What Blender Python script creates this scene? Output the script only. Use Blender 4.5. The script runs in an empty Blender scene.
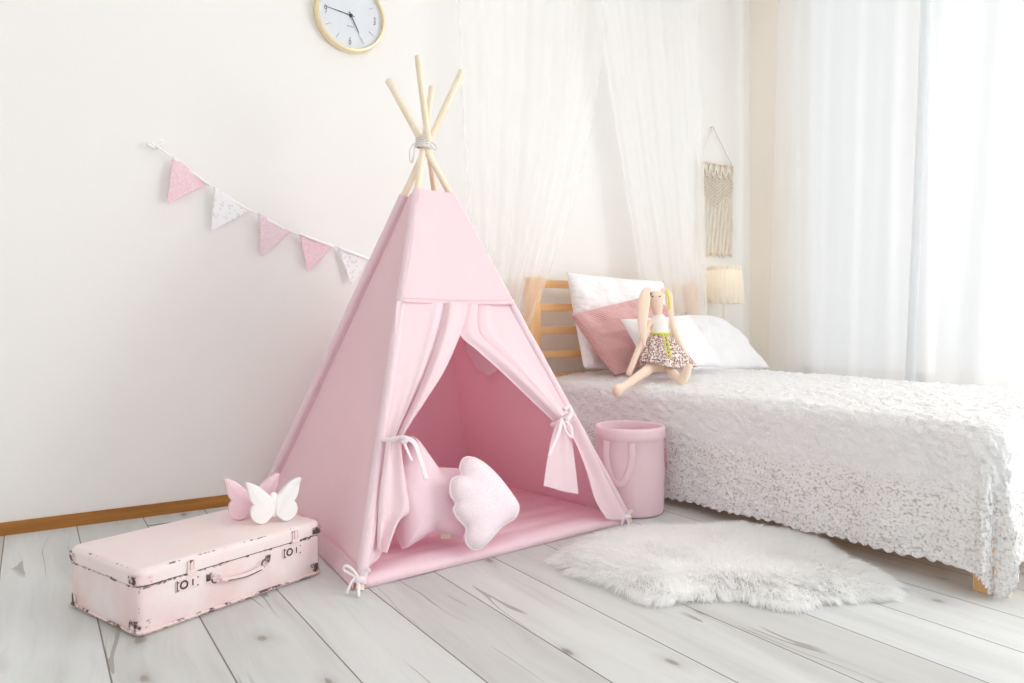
import bpy, bmesh, math, random
import numpy as np
from mathutils import Vector, Matrix, noise

random.seed(7)
rng = np.random.default_rng(7)
C = bpy.context.scene.collection
PI = math.pi

# ------------------------------------------------------------------ camera geometry
EYE = Vector((0, 0, 0.75)); F = 733.0; YAW = math.radians(33.3)
FWD = Vector((math.sin(YAW), math.cos(YAW), 0)); RGT = Vector((math.cos(YAW), -math.sin(YAW), 0)); UP = Vector((0, 0, 1))
def ray(px, py): return FWD + RGT * ((px - 512) / F) + UP * ((320.5 - py) / F)
def at_d(px, py, d): return EYE + ray(px, py) * d                     # a point at a forward distance
def at_z(px, py, z=0.0): r = ray(px, py); return EYE + r * ((z - EYE.z) / r.z)
def at_y(px, py, y): r = ray(px, py); return EYE + r * (y / r.y)
def on_plane(px, py, p0, n):
    r = ray(px, py); return EYE + r * ((p0 - EYE).dot(n) / r.dot(n))

# ------------------------------------------------------------------ materials
def lin(r, g, b):
    f = lambda c: (c / 255 / 12.92) if c / 255 <= 0.04045 else ((c / 255 + 0.055) / 1.055) ** 2.4
    return (f(r), f(g), f(b), 1.0)

class NT:
    def __init__(s, name):
        s.m = bpy.data.materials.new(name); s.m.use_nodes = True
        s.t = s.m.node_tree; s.t.nodes.clear()
        s.out = s.t.nodes.new('ShaderNodeOutputMaterial')
    def n(s, typ, ins=None, **kw):
        nd = s.t.nodes.new(typ)
        for k, v in kw.items(): setattr(nd, k, v)
        for k, v in (ins or {}).items():
            if isinstance(v, bpy.types.NodeSocket): s.t.links.new(v, nd.inputs[k])
            else: nd.inputs[k].default_value = v
        return nd
    def math(s, op, a, b=None, c=None):
        ins = {0: a}
        if b is not None: ins[1] = b
        if c is not None: ins[2] = c
        return s.n('ShaderNodeMath', ins, operation=op).outputs[0]
    def ramp(s, fac, stops):
        r = s.n('ShaderNodeValToRGB', {0: fac}); e = r.color_ramp.elements
        while len(e) > 1: e.remove(e[-1])
        e[0].position, e[0].color = stops[0]
        for p, c in stops[1:]:
            x = e.new(p); x.color = c
        return r.outputs[0]
    def mix(s, fac, a, b, blend='MIX'):
        m = s.n('ShaderNodeMix', data_type='RGBA', blend_type=blend)
        for k, v in ((0, fac), (6, a), (7, b)):
            if isinstance(v, bpy.types.NodeSocket): s.t.links.new(v, m.inputs[k])
            else: m.inputs[k].default_value = v
        return m.outputs[2]
    def coord(s, kind='Object'): return s.n('ShaderNodeTexCoord').outputs[kind]
    def mapping(s, vec, scale=(1, 1, 1), rot=(0, 0, 0), loc=(0, 0, 0)):
        return s.n('ShaderNodeMapping', {'Vector': vec, 'Scale': scale, 'Rotation': rot, 'Location': loc}).outputs[0]
    def noise(s, vec, scale, detail=3, rough=0.5):
        return s.n('ShaderNodeTexNoise', {'Vector': vec, 'Scale': scale, 'Detail': detail, 'Roughness': rough}).outputs[0]
    def bump(s, h, strength=0.3, dist=0.01):
        return s.n('ShaderNodeBump', {'Height': h, 'Strength': strength, 'Distance': dist}).outputs[0]
    def bsdf(s, col, rough=0.6, normal=None, metal=0.0, spec=0.3, sheen=0.0):
        ins = {'Base Color': col, 'Roughness': rough, 'Metallic': metal, 'Specular IOR Level': spec, 'Sheen Weight': sheen}
        if normal is not None: ins['Normal'] = normal
        return s.n('ShaderNodeBsdfPrincipled', ins).outputs[0]
    def done(s, sh): s.t.links.new(sh, s.out.inputs[0]); return s.m

def plain(name, col, rough=0.6, metal=0.0, bump=0.0, bscale=60, spec=0.3, var=0.0):
    t = NT(name); co = t.coord(); nr = None; c = col
    if bump: nr = t.bump(t.noise(co, bscale, 4), bump, 0.01)
    if var:
        d = tuple(x * (1 - var) for x in col[:3]) + (1,)
        c = t.mix(t.noise(co, 9, 4), d, col)
    return t.done(t.bsdf(c, rough, nr, metal, spec))

def fabric(name, col, trans=0.25, weave=900, bump=0.15, wrinkle=0.0, wscale=6, tcol=None, spec=0.15):
    t = NT(name); co = t.coord()
    h = t.noise(co, weave, 2)
    if wrinkle:
        w = t.noise(t.mapping(co, (1, 1, 0.6)), wscale, 4, 0.55)
        h = t.math('ADD', t.math('MULTIPLY', h, bump), t.math('MULTIPLY', w, wrinkle))
        nr = t.bump(h, 0.6, 0.02)
    else: nr = t.bump(h, bump, 0.004)
    sh = t.bsdf(col, 0.85, nr, 0, spec, 0.1)
    if trans:
        tr = t.n('ShaderNodeBsdfTranslucent', {0: tcol or col, 'Normal': nr}).outputs[0]
        sh = t.n('ShaderNodeMixShader', {0: trans, 1: sh, 2: tr}).outputs[0]
    return t.done(sh)

def sheer(name, col, alpha, trans=0.5, var=0.0, stripe=0):
    t = NT(name); co = t.coord()
    d = t.n('ShaderNodeBsdfDiffuse', {0: col}).outputs[0]
    tr = t.n('ShaderNodeBsdfTranslucent', {0: col}).outputs[0]
    sh = t.n('ShaderNodeMixShader', {0: trans, 1: d, 2: tr}).outputs[0]
    tp = t.n('ShaderNodeBsdfTransparent', {0: (1, 1, 1, 1)}).outputs[0]
    # seen edge-on a net is denser
    lw = t.n('ShaderNodeLayerWeight', {0: 0.35}).outputs[1]
    a = t.math('ADD', alpha, t.math('MULTIPLY', lw, var), None)
    a = t.math('MINIMUM', a, 1.0)
    return t.done(t.n('ShaderNodeMixShader', {0: a, 1: tp, 2: sh}).outputs[0])

def mat_floor():
    t = NT('whitewashed_planks'); co = t.coord()
    sx = t.n('ShaderNodeSeparateXYZ', {0: co})
    W = 0.2166
    u = t.math('DIVIDE', t.math('SUBTRACT', sx.outputs[0], 0.1407 - 20 * W), W)
    idx = t.math('FLOOR', u); fr = t.math('FRACT', u)
    r1 = t.n('ShaderNodeTexWhiteNoise', {'W': idx}, noise_dimensions='1D').outputs[0]
    v = t.math('ADD', t.math('DIVIDE', sx.outputs[1], 9.0), t.math('MULTIPLY', r1, 5.3))
    fv = t.math('FRACT', v); iv = t.math('FLOOR', v)
    r2 = t.n('ShaderNodeTexWhiteNoise', {'Vector': t.n('ShaderNodeCombineXYZ', {0: idx, 1: iv}).outputs[0]}, noise_dimensions='2D').outputs[0]
    off = t.n('ShaderNodeCombineXYZ', {0: t.math('MULTIPLY', r2, 17.0), 1: t.math('MULTIPLY', r1, 31.0), 2: r2}).outputs[0]
    pc = t.n('ShaderNodeVectorMath', {0: co, 1: off}, operation='ADD').outputs[0]
    warp = t.n('ShaderNodeTexNoise', {'Vector': t.mapping(pc, (3, 1.2, 1)), 'Scale': 1.6, 'Detail': 2}).outputs[1]
    wv = t.n('ShaderNodeVectorMath', {0: warp, 1: (0.12, 0.12, 0)}, operation='MULTIPLY').outputs[0]
    pw = t.n('ShaderNodeVectorMath', {0: pc, 1: wv}, operation='ADD').outputs[0]
    g1 = t.noise(t.mapping(pw, (60, 2.2, 1)), 1.0, 5, 0.6)          # fine grain
    g2 = t.noise(t.mapping(pw, (9, 0.9, 1)), 1.0, 4, 0.55)          # broad bands
    base = t.ramp(g2, [(0.28, lin(206, 207, 206)), (0.5, lin(220, 222, 222)), (0.72, lin(229, 231, 231))])
    tint = t.mix(r2, lin(232, 231, 228), lin(248, 249, 250))
    base = t.mix(1.0, base, tint, 'MULTIPLY')
    gm = t.ramp(g1, [(0.30, (1, 1, 1, 1)), (0.48, (0, 0, 0, 1))])
    base = t.mix(t.math('MULTIPLY', gm, 0.16), base, lin(170, 167, 163))
    # greyed cathedral streaks
    st = t.noise(t.mapping(pw, (14, 1.1, 1), loc=(3, 7, 0)), 1.0, 5, 0.65)
    sm = t.ramp(st, [(0.60, (0, 0, 0, 1)), (0.74, (1, 1, 1, 1))])
    base = t.mix(t.math('MULTIPLY', sm, 0.15), base, lin(150, 146, 140))
    # thin cracks
    cr = t.noise(t.mapping(pw, (5.5, 0.2, 1), loc=(11, 2, 0)), 1.0, 2, 0.5)
    cl = t.math('LESS_THAN', t.math('ABSOLUTE', t.math('SUBTRACT', cr, 0.5)), 0.0035)
    cmk = t.ramp(t.noise(t.mapping(pc, (2.5, 1.2, 1), loc=(5, 1, 0)), 1.3, 2), [(0.53, (0, 0, 0, 1)), (0.58, (1, 1, 1, 1))])
    base = t.mix(t.math('MULTIPLY', t.math('MULTIPLY', cl, cmk), 0.55), base, lin(120, 112, 106))
    # knots
    kc = t.mapping(pw, (5.2, 2.6, 1))
    vo = t.n('ShaderNodeTexVoronoi', {'Vector': kc, 'Scale': 1.0, 'Randomness': 0.9}, voronoi_dimensions='2D')
    vc = t.n('ShaderNodeSeparateXYZ', {0: vo.outputs[1]}).outputs[0]
    pick = t.math('GREATER_THAN', vc, 0.56)
    kn = t.ramp(t.math('ADD', vo.outputs[0], t.math('MULTIPLY', t.math('SUBTRACT', g1, 0.5), 0.12)), [(0.0, (1, 1, 1, 1)), (0.035, (0.8, 0.8, 0.8, 1)), (0.055, (0.3, 0.3, 0.3, 1)), (0.1, (0.14, 0.14, 0.14, 1)), (0.2, (0, 0, 0, 1))])
    base = t.mix(t.math('MULTIPLY', kn, t.math('MULTIPLY', pick, 0.75)), base, lin(120, 105, 92))
    # joints
    e = t.math('MINIMUM', fr, t.math('SUBTRACT', 1.0, fr))
    j1 = t.math('LESS_THAN', e, 0.0085)
    ev = t.math('MINIMUM', fv, t.math('SUBTRACT', 1.0, fv))
    j2 = t.math('LESS_THAN', ev, 0.0008)
    j = t.math('MAXIMUM', j1, j2)
    base = t.mix(t.math('MULTIPLY', j, 0.85), base, lin(96, 90, 86))
    hgt = t.math('SUBTRACT', t.math('MULTIPLY', g1, 0.15), j)
    nr = t.bump(hgt, 0.25, 0.002)
    return t.done(t.bsdf(base, 0.42, nr, 0, 0.35))

def mat_wood(name, c1, c2, axis=0, scale=1.0, rough=0.5):
    t = NT(name); co = t.coord()
    sc = [26, 26, 26]; sc[axis] = 1.6
    g = t.noise(t.mapping(co, tuple(x * scale for x in sc)), 1.0, 4, 0.6)
    c = t.ramp(g, [(0.3, c1), (0.7, c2)])
    return t.done(t.bsdf(c, rough, t.bump(g, 0.12, 0.003), 0, 0.3))

def mat_worn(name, col, a, b, c, ctr, amount=1.0):
    """painted leatherette rubbed through to dark board along the edges of a box"""
    t = NT(name); co = t.coord()
    sub = t.n('ShaderNodeVectorMath', {0: co, 1: ctr}, operation='SUBTRACT').outputs[0]
    ab = t.n('ShaderNodeVectorMath', {0: sub}, operation='ABSOLUTE').outputs[0]
    s = t.n('ShaderNodeSeparateXYZ', {0: ab})
    q = [t.math('SUBTRACT', h, s.outputs[i]) for i, h in enumerate((a, b, c))]
    mn = t.math('MINIMUM', q[0], t.math('MINIMUM', q[1], q[2]))
    mx = t.math('MAXIMUM', q[0], t.math('MAXIMUM', q[1], q[2]))
    mid = t.math('SUBTRACT', t.math('ADD', q[0], t.math('ADD', q[1], q[2])), t.math('ADD', mn, mx))
    n1 = t.noise(co, 26, 5, 0.65); n2 = t.noise(co, 9, 3, 0.5); n3 = t.noise(co, 90, 3, 0.6)
    near = t.ramp(mid, [(0.0, (1, 1, 1, 1)), (0.006, (0.8, 0.8, 0.8, 1)), (0.016, (0.15, 0.15, 0.15, 1)), (0.03, (0, 0, 0, 1))])
    k = t.math('MULTIPLY', near, t.math('ADD', n1, t.math('MULTIPLY', t.math('SUBTRACT', n3, 0.5), 0.5)))
    m = t.ramp(k, [(0.44 / amount, (0, 0, 0, 1)), (0.50 / amount, (1, 1, 1, 1))])
    paint = t.mix(t.ramp(n2, [(0.35, (0, 0, 0, 1)), (0.65, (1, 1, 1, 1))]), col, lin(238, 226, 226))
    base = t.mix(t.math('MULTIPLY', m, 0.85), paint, lin(84, 66, 62))
    nr = t.bump(t.math('SUBTRACT', t.math('MULTIPLY', n3, 0.4), m), 0.25, 0.003)
    return t.done(t.bsdf(base, 0.5, nr, 0, 0.3))

def mat_spread():
    t = NT('ruched_white_cloth'); co = t.coord()
    v = t.n('ShaderNodeTexVoronoi', {'Vector': co, 'Scale': 85.0, 'Randomness': 1.0}, feature='SMOOTH_F1').outputs[0]
    n = t.noise(co, 130, 4, 0.65)
    rd = t.math('ABSOLUTE', t.math('SUBTRACT', t.noise(co, 50, 3, 0.5), 0.5))
    h = t.math('ADD', t.math('MULTIPLY', v, -0.35), t.math('ADD', t.math('MULTIPLY', n, 0.35), t.math('MULTIPLY', rd, 3.2)))
    nr = t.bump(h, 0.52, 0.010)
    col = lin(250, 250, 251)
    sh = t.bsdf(col, 0.9, nr, 0, 0.1)
    tr = t.n('ShaderNodeBsdfTranslucent', {0: col, 'Normal': nr}).outputs[0]
    sh = t.n('ShaderNodeMixShader', {0: 0.08, 1: sh, 2: tr}).outputs[0]
    # open gaps between the puckers, everywhere in the cloth
    g = t.n('ShaderNodeTexVoronoi', {'Vector': t.mapping(co, (1, 1, 1.3)), 'Scale': 105.0, 'Randomness': 1.0}).outputs[0]
    gap = t.ramp(t.math('ADD', g, t.math('MULTIPLY', t.math('SUBTRACT', n, 0.5), 0.6)), [(0.55, (0, 0, 0, 1)), (0.95, (1, 1, 1, 1))])
    zc = t.n('ShaderNodeSeparateXYZ', {0: co}).outputs[2]
    # the flounce below the mattress is a looser openwork than the top
    loose = t.ramp(t.math('ADD', t.math('MULTIPLY', zc, -4.0), t.math('MULTIPLY', t.math('SUBTRACT', n, 0.5), 0.15)), [(0.72, (0.08, 0.08, 0.08, 1)), (1.0, (1, 1, 1, 1))])
    tp = t.n('ShaderNodeBsdfTransparent', {0: (1, 1, 1, 1)}).outputs[0]
    return t.done(t.n('ShaderNodeMixShader', {0: t.math('MULTIPLY', gap, t.math('MULTIPLY', loose, 0.50)), 1: sh, 2: tp}).outputs[0])

def mat_knit(name, c1, c2, s=150.0):
    t = NT(name); uv = t.coord('UV'); x = t.n('ShaderNodeSeparateXYZ', {0: uv})
    a = t.math('SINE', t.math('MULTIPLY', x.outputs[1], s)); b = t.math('SINE', t.math('MULTIPLY', x.outputs[0], s * .8))
    w = t.math('ADD', t.math('MULTIPLY', a, 0.28), t.math('MULTIPLY', t.math('MULTIPLY', a, b), 0.22))
    w = t.math('ADD', w, 0.5)
    c = t.mix(w, c1, c2)
    return t.done(t.bsdf(c, 0.9, t.bump(w, 0.6, 0.004), 0, 0.1, 0.2))

def mat_puckered(name, col, s=60.0, st=0.6):
    t = NT(name); uv = t.coord('UV')
    v = t.n('ShaderNodeTexVoronoi', {'Vector': uv, 'Scale': s}, feature='SMOOTH_F1').outputs[0]
    n = t.noise(uv, s * 2, 3)
    nr = t.bump(t.math('ADD', v, t.math('MULTIPLY', n, 0.4)), st, 0.006)
    return t.done(t.bsdf(col, 0.9, nr, 0, 0.1))

def mat_print(name, ground, spots, scale=55):
    t = NT(name); co = t.coord()
    v = t.n('ShaderNodeTexVoronoi', {'Vector': co, 'Scale': scale})
    n = t.noise(co, scale * 1.6, 3, 0.6)
    m = t.ramp(t.math('ADD', v.outputs[0], t.math('MULTIPLY', t.math('SUBTRACT', n, 0.5), 0.8)), [(0.50, (1, 1, 1, 1)), (0.62, (0, 0, 0, 1))])
    pick = t.n('ShaderNodeSeparateXYZ', {0: v.outputs[1]}).outputs[0]
    c2 = ground
    base = ground
    for lo, hi, c in spots:
        k = t.math('MULTIPLY', t.math('GREATER_THAN', pick, lo), t.math('LESS_THAN', pick, hi))
        base = t.mix(t.math('MULTIPLY', m, k), base, c)
    return t.done(t.bsdf(base, 0.85, t.bump(n, 0.1, 0.003), 0, 0.1))

def mat_fur():
    t = NT('white_fur')
    col = lin(254, 254, 254)
    d = t.n('ShaderNodeBsdfDiffuse', {0: col}).outputs[0]
    tr = t.n('ShaderNodeBsdfTranslucent', {0: col}).outputs[0]
    return t.done(t.n('ShaderNodeMixShader', {0: 0.5, 1: d, 2: tr}).outputs[0])

def mat_lampshade():
    t = NT('lamp_fabric'); col = lin(250, 244, 234)
    d = t.n('ShaderNodeBsdfDiffuse', {0: col}).outputs[0]
    tr = t.n('ShaderNodeBsdfTranslucent', {0: col}).outputs[0]
    return t.done(t.n('ShaderNodeMixShader', {0: 0.5, 1: d, 2: tr}).outputs[0])

PINK = lin(248, 222, 230); PINKT = lin(236, 140, 160)
M = {
 'wall': plain('ivory_paint', lin(244, 243, 241), 0.8, bump=0.05, bscale=180, spec=0.1),
 'ceiling': plain('ceiling_paint', lin(245, 244, 242), 0.85, spec=0.1),
 'floor': mat_floor(),
 'skirt': mat_wood('oak_skirting', lin(150, 96, 36), lin(190, 132, 62), 0, 0.8, 0.4),
 'pine': mat_wood('pine', lin(228, 178, 120), lin(240, 200, 150), 0),
 'pine_v': mat_wood('pine_upright', lin(228, 178, 120), lin(240, 200, 150), 2),
 'dowel': mat_wood('pale_dowel', lin(242, 226, 200), lin(249, 238, 219), 2),
 'tent': fabric('pink_canvas', PINK, 0.17, 700, 0.12, 0.35, 5, PINKT),
 'flap': fabric('pink_canvas_flap', lin(249, 226, 233), 0.08, 700, 0.12, 0.3, 7, PINKT),
 'sleeve': fabric('pale_pink_canvas', lin(249, 224, 232), 0.05, 700, 0.12, 0.5, 40),
 'ribbon': fabric('white_cotton_tape', lin(250, 240, 244), 0.1, 900, 0.1),
 'tape': fabric('white_tape', lin(251, 251, 251), 0.0, 900, 0.1),
 'rope': plain('white_cord', lin(240, 238, 234), 0.8, bump=0.4, bscale=400),
 'mat': fabric('pink_quilt', lin(247, 217, 227), 0.0, 500, 0.12, 0.35, 14),
 'star': fabric('rose_cotton', lin(247, 219, 229), 0.0, 800, 0.1, 0.35, 10),
 'seamw': plain('white_piping', lin(250, 244, 246), 0.8),
 'cloud': mat_print('speckled_cotton', lin(243, 226, 234), [(0.3, 0.8, lin(248, 237, 243))], 330),
 'basket': fabric('pink_felted_canvas', lin(247, 218, 226), 0.05, 500, 0.15, 0.35, 8),
 'spread': mat_spread(),
 'mattress': fabric('white_ticking', lin(248, 247, 248), 0.0),
 'pillow_p': mat_puckered('puckered_white', lin(249, 249, 250), 26, 1.0),
 'pillow_w': fabric('white_cotton', lin(250, 250, 252), 0.1, 700, 0.06, 0.35, 6),
 'pillow_k': mat_knit('dusty_rose_rib', lin(206, 146, 146), lin(240, 203, 201), 250),
 'sheer': sheer('tulle', lin(252, 252, 251), 0.30, 0.4, 0.0),
 'curtain': sheer('voile', lin(253, 253, 253), 0.80, 0.62, 0.0),
 'curtain_edge': sheer('voile_hem', lin(246, 249, 251), 0.92, 0.4, 0.0),
 'skin': fabric('linen_skin', lin(245, 222, 203), 0.0, 900, 0.1),
 'bodice': fabric('white_cambric', lin(250, 249, 248), 0.0, 700, 0.1, 0.3, 40),
 'skirt_print': mat_print('floral_print', lin(238, 228, 222), [(0.0, 0.32, lin(150, 118, 112)), (0.32, 0.55, lin(190, 142, 142)), (0.55, 0.75, lin(118, 98, 94)), (0.75, 0.88, lin(190, 168, 150))], 150),
 'lime': plain('lime_ribbon', lin(226, 226, 92), 0.5),
 'dark': plain('dark_thread', lin(62, 46, 42), 0.6),
 'rosy': plain('rosy_thread', lin(226, 170, 165), 0.8),
 'gold': plain('brushed_brass', lin(240, 224, 190), 0.35, 0.7, spec=0.5),
 'dial': plain('dial_white', lin(226, 231, 238), 0.5),
 'ink': plain('dial_ink', lin(70, 78, 90), 0.6),
 'inkpale': plain('dial_grey', lin(170, 178, 188), 0.6),
 'shade': mat_lampshade(),
 'lace': fabric('lace_trim', lin(246, 240, 226), 0.3, 300, 0.6),
 'white_paint': plain('white_lacquer', lin(246, 245, 243), 0.35),
 'macrame': plain('cotton_cord', lin(243, 235, 222), 0.9, bump=0.5, bscale=300, spec=0.05),
 'cer_w': plain('white_ceramic', lin(247, 245, 245), 0.22, spec=0.5),
 'cer_p': plain('pink_ceramic', lin(244, 212, 221), 0.22, spec=0.5),
 'flag_p': mat_print('pink_dotted', lin(243, 209, 220), [(0.5, 1.0, lin(248, 222, 230))], 160),
 'flag_l': mat_print('mauve_dotted', lin(235, 212, 222), [(0.4, 1.0, lin(242, 222, 231))], 190),
 'flag_w': mat_print('white_sprigged', lin(246, 246, 249), [(0.75, 1.0, lin(230, 228, 235))], 110),
 'steel': mat_worn('painted_steel', lin(238, 220, 218), .5, .5, .5, (9, 9, 9)),
 'darkmetal': plain('worn_iron', lin(88, 72, 68), 0.5, 0.3, bump=0.3, bscale=200),
 'fur': mat_fur(),
 'hide': plain('fur_backing', lin(246, 245, 243), 0.9),
 'glass': None, 'pvc': plain('white_pvc', lin(246, 247, 248), 0.35),
 'plate': plain('chipped_plate', lin(236, 218, 216), 0.45, bump=0.3, bscale=80),
}
t = NT('window_glass'); M['glass'] = t.done(t.n('ShaderNodeMixShader', {0: 0.05, 1: t.n('ShaderNodeBsdfTransparent').outputs[0], 2: t.n('ShaderNodeBsdfGlossy', {1: 0.02}).outputs[0]}).outputs[0])

# ------------------------------------------------------------------ mesh helpers
WLOC = {}
def link(name, verts, faces, mat, parent=None, smooth=True, loc=None, uvs=None, sharp=None):
    base = WLOC.get(parent.name, Vector((0, 0, 0))) if parent else (Vector(loc) if loc is not None else Vector((0, 0, 0)))
    me = bpy.data.meshes.new(name)
    me.from_pydata([tuple(Vector(v) - base) for v in verts], [], faces)
    bm = bmesh.new(); bm.from_mesh(me); bmesh.ops.recalc_face_normals(bm, faces=bm.faces); bm.to_mesh(me); bm.free()
    if smooth:
        for p in me.polygons: p.use_smooth = True
    if sharp: me.set_sharp_from_angle(angle=math.radians(sharp))
    if uvs is not None:
        ul = me.uv_layers.new(name='UVMap')
        for l in me.loops: ul.data[l.index].uv = uvs[l.vertex_index]
    me.materials.append(mat)
    o = bpy.data.objects.new(name, me); C.objects.link(o)
    if parent: o.parent = parent
    else: o.location = base
    WLOC[o.name] = base
    return o
def thing(name, label, cat, loc, group=None):
    o = bpy.data.objects.new(name, None); C.objects.link(o); o.location = loc; o.empty_display_size = 0.1
    WLOC[o.name] = Vector(loc)
    return tag(o, label, cat, group)
def tag(o, label, cat, group=None, kind=None):
    o['label'] = label; o['category'] = cat
    if group: o['group'] = group
    if kind: o['kind'] = kind
    return o
def struct(o): o['kind'] = 'structure'; return o

class MB:
    def __init__(s): s.v = []; s.f = []; s.uv = []
    def add(s, v, f):
        b = len(s.v); s.v += [Vector(x) for x in v]; s.f += [tuple(b + i for i in q) for q in f]; return s
    def box(s, lo, hi, bev=0.0, mtx=None, seg=2):
        bm = bmesh.new(); bmesh.ops.create_cube(bm, size=1)
        lo = Vector(lo); hi = Vector(hi); c = (lo + hi) / 2; d = hi - lo
        for v in bm.verts: v.co = Vector((c.x + v.co.x * d.x, c.y + v.co.y * d.y, c.z + v.co.z * d.z))
        if bev: bmesh.ops.bevel(bm, geom=bm.edges[:], offset=bev, segments=seg, profile=0.5, affect='EDGES')
        if mtx is not None: bmesh.ops.transform(bm, matrix=mtx, verts=bm.verts)
        return s.bm(bm)
    def bm(s, bm):
        bm.verts.index_update()
        s.add([v.co.copy() for v in bm.verts], [tuple(v.index for v in f.verts) for f in bm.faces]); bm.free(); return s
    def tube(s, pts, rad, n=8, cap=True, flat=1.0, upv=None, closed=False):
        pts = [Vector(p) for p in pts]; m = len(pts)
        rs = rad if isinstance(rad, (list, tuple)) else [rad] * m
        rings = []; prev = None
        for i, p in enumerate(pts):
            if closed: tg = pts[(i + 1) % m] - pts[i - 1]
            else: tg = pts[min(i + 1, m - 1)] - pts[max(i - 1, 0)]
            tg = tg.normalized() if tg.length > 1e-9 else Vector((0, 0, 1))
            ref = upv or prev or (Vector((0, 0, 1)) if abs(tg.z) < 0.9 else Vector((1, 0, 0)))
            a = (ref - tg * ref.dot(tg))
            a = a.normalized() if a.length > 1e-6 else tg.orthogonal().normalized()
            prev = a; b = tg.cross(a)
            rings.append([p + (a * math.cos(2 * PI * k / n) * flat + b * math.sin(2 * PI * k / n)) * rs[i] for k in range(n)])
        v = [x for r in rings for x in r]; f = []
        last = m if closed else m - 1
        for i in range(last):
            i2 = (i + 1) % m
            for k in range(n):
                k2 = (k + 1) % n
                f.append((i * n + k, i * n + k2, i2 * n + k2, i2 * n + k))
        if cap and not closed:
            f.append(tuple(range(n))[::-1]); f.append(tuple((m - 1) * n + k for k in range(n)))
        return s.add(v, f)
    def lathe(s, prof, ctr, n=40, sx=1.0, sy=1.0, wob=None, capends=False):
        v = []; f = []; m = len(prof)
        for r, z in prof:
            for k in range(n):
                a = 2 * PI * k / n; rr = r * (wob(a, z) if wob else 1)
                v.append(Vector(ctr) + Vector((rr * math.cos(a) * sx, rr * math.sin(a) * sy, z)))
        for i in range(m - 1):
            for k in range(n):
                k2 = (k + 1) % n; f.append((i * n + k, i * n + k2, (i + 1) * n + k2, (i + 1) * n + k))
        if capends:
            f.append(tuple(range(n))[::-1]); f.append(tuple((m - 1) * n + k for k in range(n)))
        return s.add(v, f)
    def grid(s, P):
        R = len(P); K = len(P[0])
        return s.add([x for r in P for x in r], [(i * K + j, i * K + j + 1, (i + 1) * K + j + 1, (i + 1) * K + j) for i in range(R - 1) for j in range(K - 1)])
    def build(s, name, mat, parent=None, smooth=True, loc=None, sharp=None, uvs=None):
        return link(name, s.v, s.f, mat, parent, smooth, loc, uvs, sharp)

def smooth_curve(pts, n):
    """Catmull-Rom through pts"""
    pts = [Vector(p) for p in pts]; out = []; m = len(pts) - 1
    for i in range(n):
        x = i / (n - 1) * m; k = min(int(x), m - 1); t = x - k
        p0, p1, p2, p3 = pts[max(k - 1, 0)], pts[k], pts[k + 1], pts[min(k + 2, m)]
        out.append(0.5 * ((2 * p1) + (p2 - p0) * t + (2 * p0 - 5 * p1 + 4 * p2 - p3) * t * t + (3 * p1 - p0 - 3 * p2 + p3) * t ** 3))
    return out
def fbm(p, s, o=3):
    return sum(noise.noise(Vector(p) * (s * 2 ** k)) / 2 ** k for k in range(o))

# ------------------------------------------------------------------ room
YB = 3.125; XR = 3.90; H = 3.0; XL = -2.6; YF = -3.2
def slab(name, lo, hi, mat): return struct(MB().box(lo, hi).build(name, mat, smooth=False))
slab('floor', (XL, YF, -0.08), (XR + 0.16, YB + 0.16, 0), M['floor'])
slab('ceiling', (XL, YF, H), (XR + 0.16, YB + 0.16, H + 0.1), M['ceiling'])
slab('wall_back', (XL, YB, 0), (XR + 0.16, YB + 0.16, H), M['wall'])
WY0, WY1, WZ0, WZ1 = -3.0, 2.78, 0.42, 2.80
mb = MB()
mb.box((XR, WY1, 0), (XR + 0.16, YB, H)); mb.box((XR, YF, 0), (XR + 0.16, WY0, H))
mb.box((XR, WY0, 0), (XR + 0.16, WY1, WZ0)); mb.box((XR, WY0, WZ1), (XR + 0.16, WY1, H))
struct(mb.build('wall_right', plain('cream_paint', lin(247, 241, 232), 0.8, bump=0.05, bscale=180, spec=0.1), smooth=False))
slab('wall_left', (XL - .16, YF, 0), (XL, YB + .16, H), M['wall'])
mb = MB()
fx0, fx1 = XR + 0.05, XR + 0.12
for lo, hi in (((fx0, WY0, WZ0), (fx1, WY0 + .06, WZ1)), ((fx0, WY1 - .06, WZ0), (fx1, WY1, WZ1)),
               ((fx0, WY0, WZ0), (fx1, WY1, WZ0 + .06)), ((fx0, WY0, WZ1 - .06), (fx1, WY1, WZ1)), ((fx0, 2.02, WZ0), (fx1, 2.13, WZ1)), ((fx0, 0.36, WZ0), (fx1, 0.44, WZ1))):
    mb.box(lo, hi, 0.005)
win = struct(mb.build('window_1', M['pvc'], smooth=False))
MB().box((XR + .08, WY0 + .05, WZ0 + .05), (XR + .086, WY1 - .05, WZ1 - .05)).build('pane', M['glass'], win, smooth=False)
MB().box((XR - .03, WY0 - .05, WZ0 - .03), (XR + .05, WY1 + .05, WZ0), .006).build('window_sill', M['pvc'], win, smooth=False)
# skirting: oak, quarter-round foot
def skirting(name, p0, p1, inward):
    p0, p1, n = Vector(p0), Vector(p1), Vector(inward)
    prof = [(0, 0), (.020, 0), (.020, .012), (.016, .022), (.012, .030), (.010, .040), (.006, .043), (0, .043)]
    P = [[p + n * a + Vector((0, 0, z)) for a, z in prof] for p in (p0, p1)]
    mb = MB().grid(P); return struct(mb.build(name, M['skirt'], sharp=35))
skirting('baseboard_back', (XL, YB, 0), (XR, YB, 0), (0, -1, 0))
skirting('baseboard_right', (XR, YF, 0), (XR, YB, 0), (-1, 0, 0))

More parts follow.
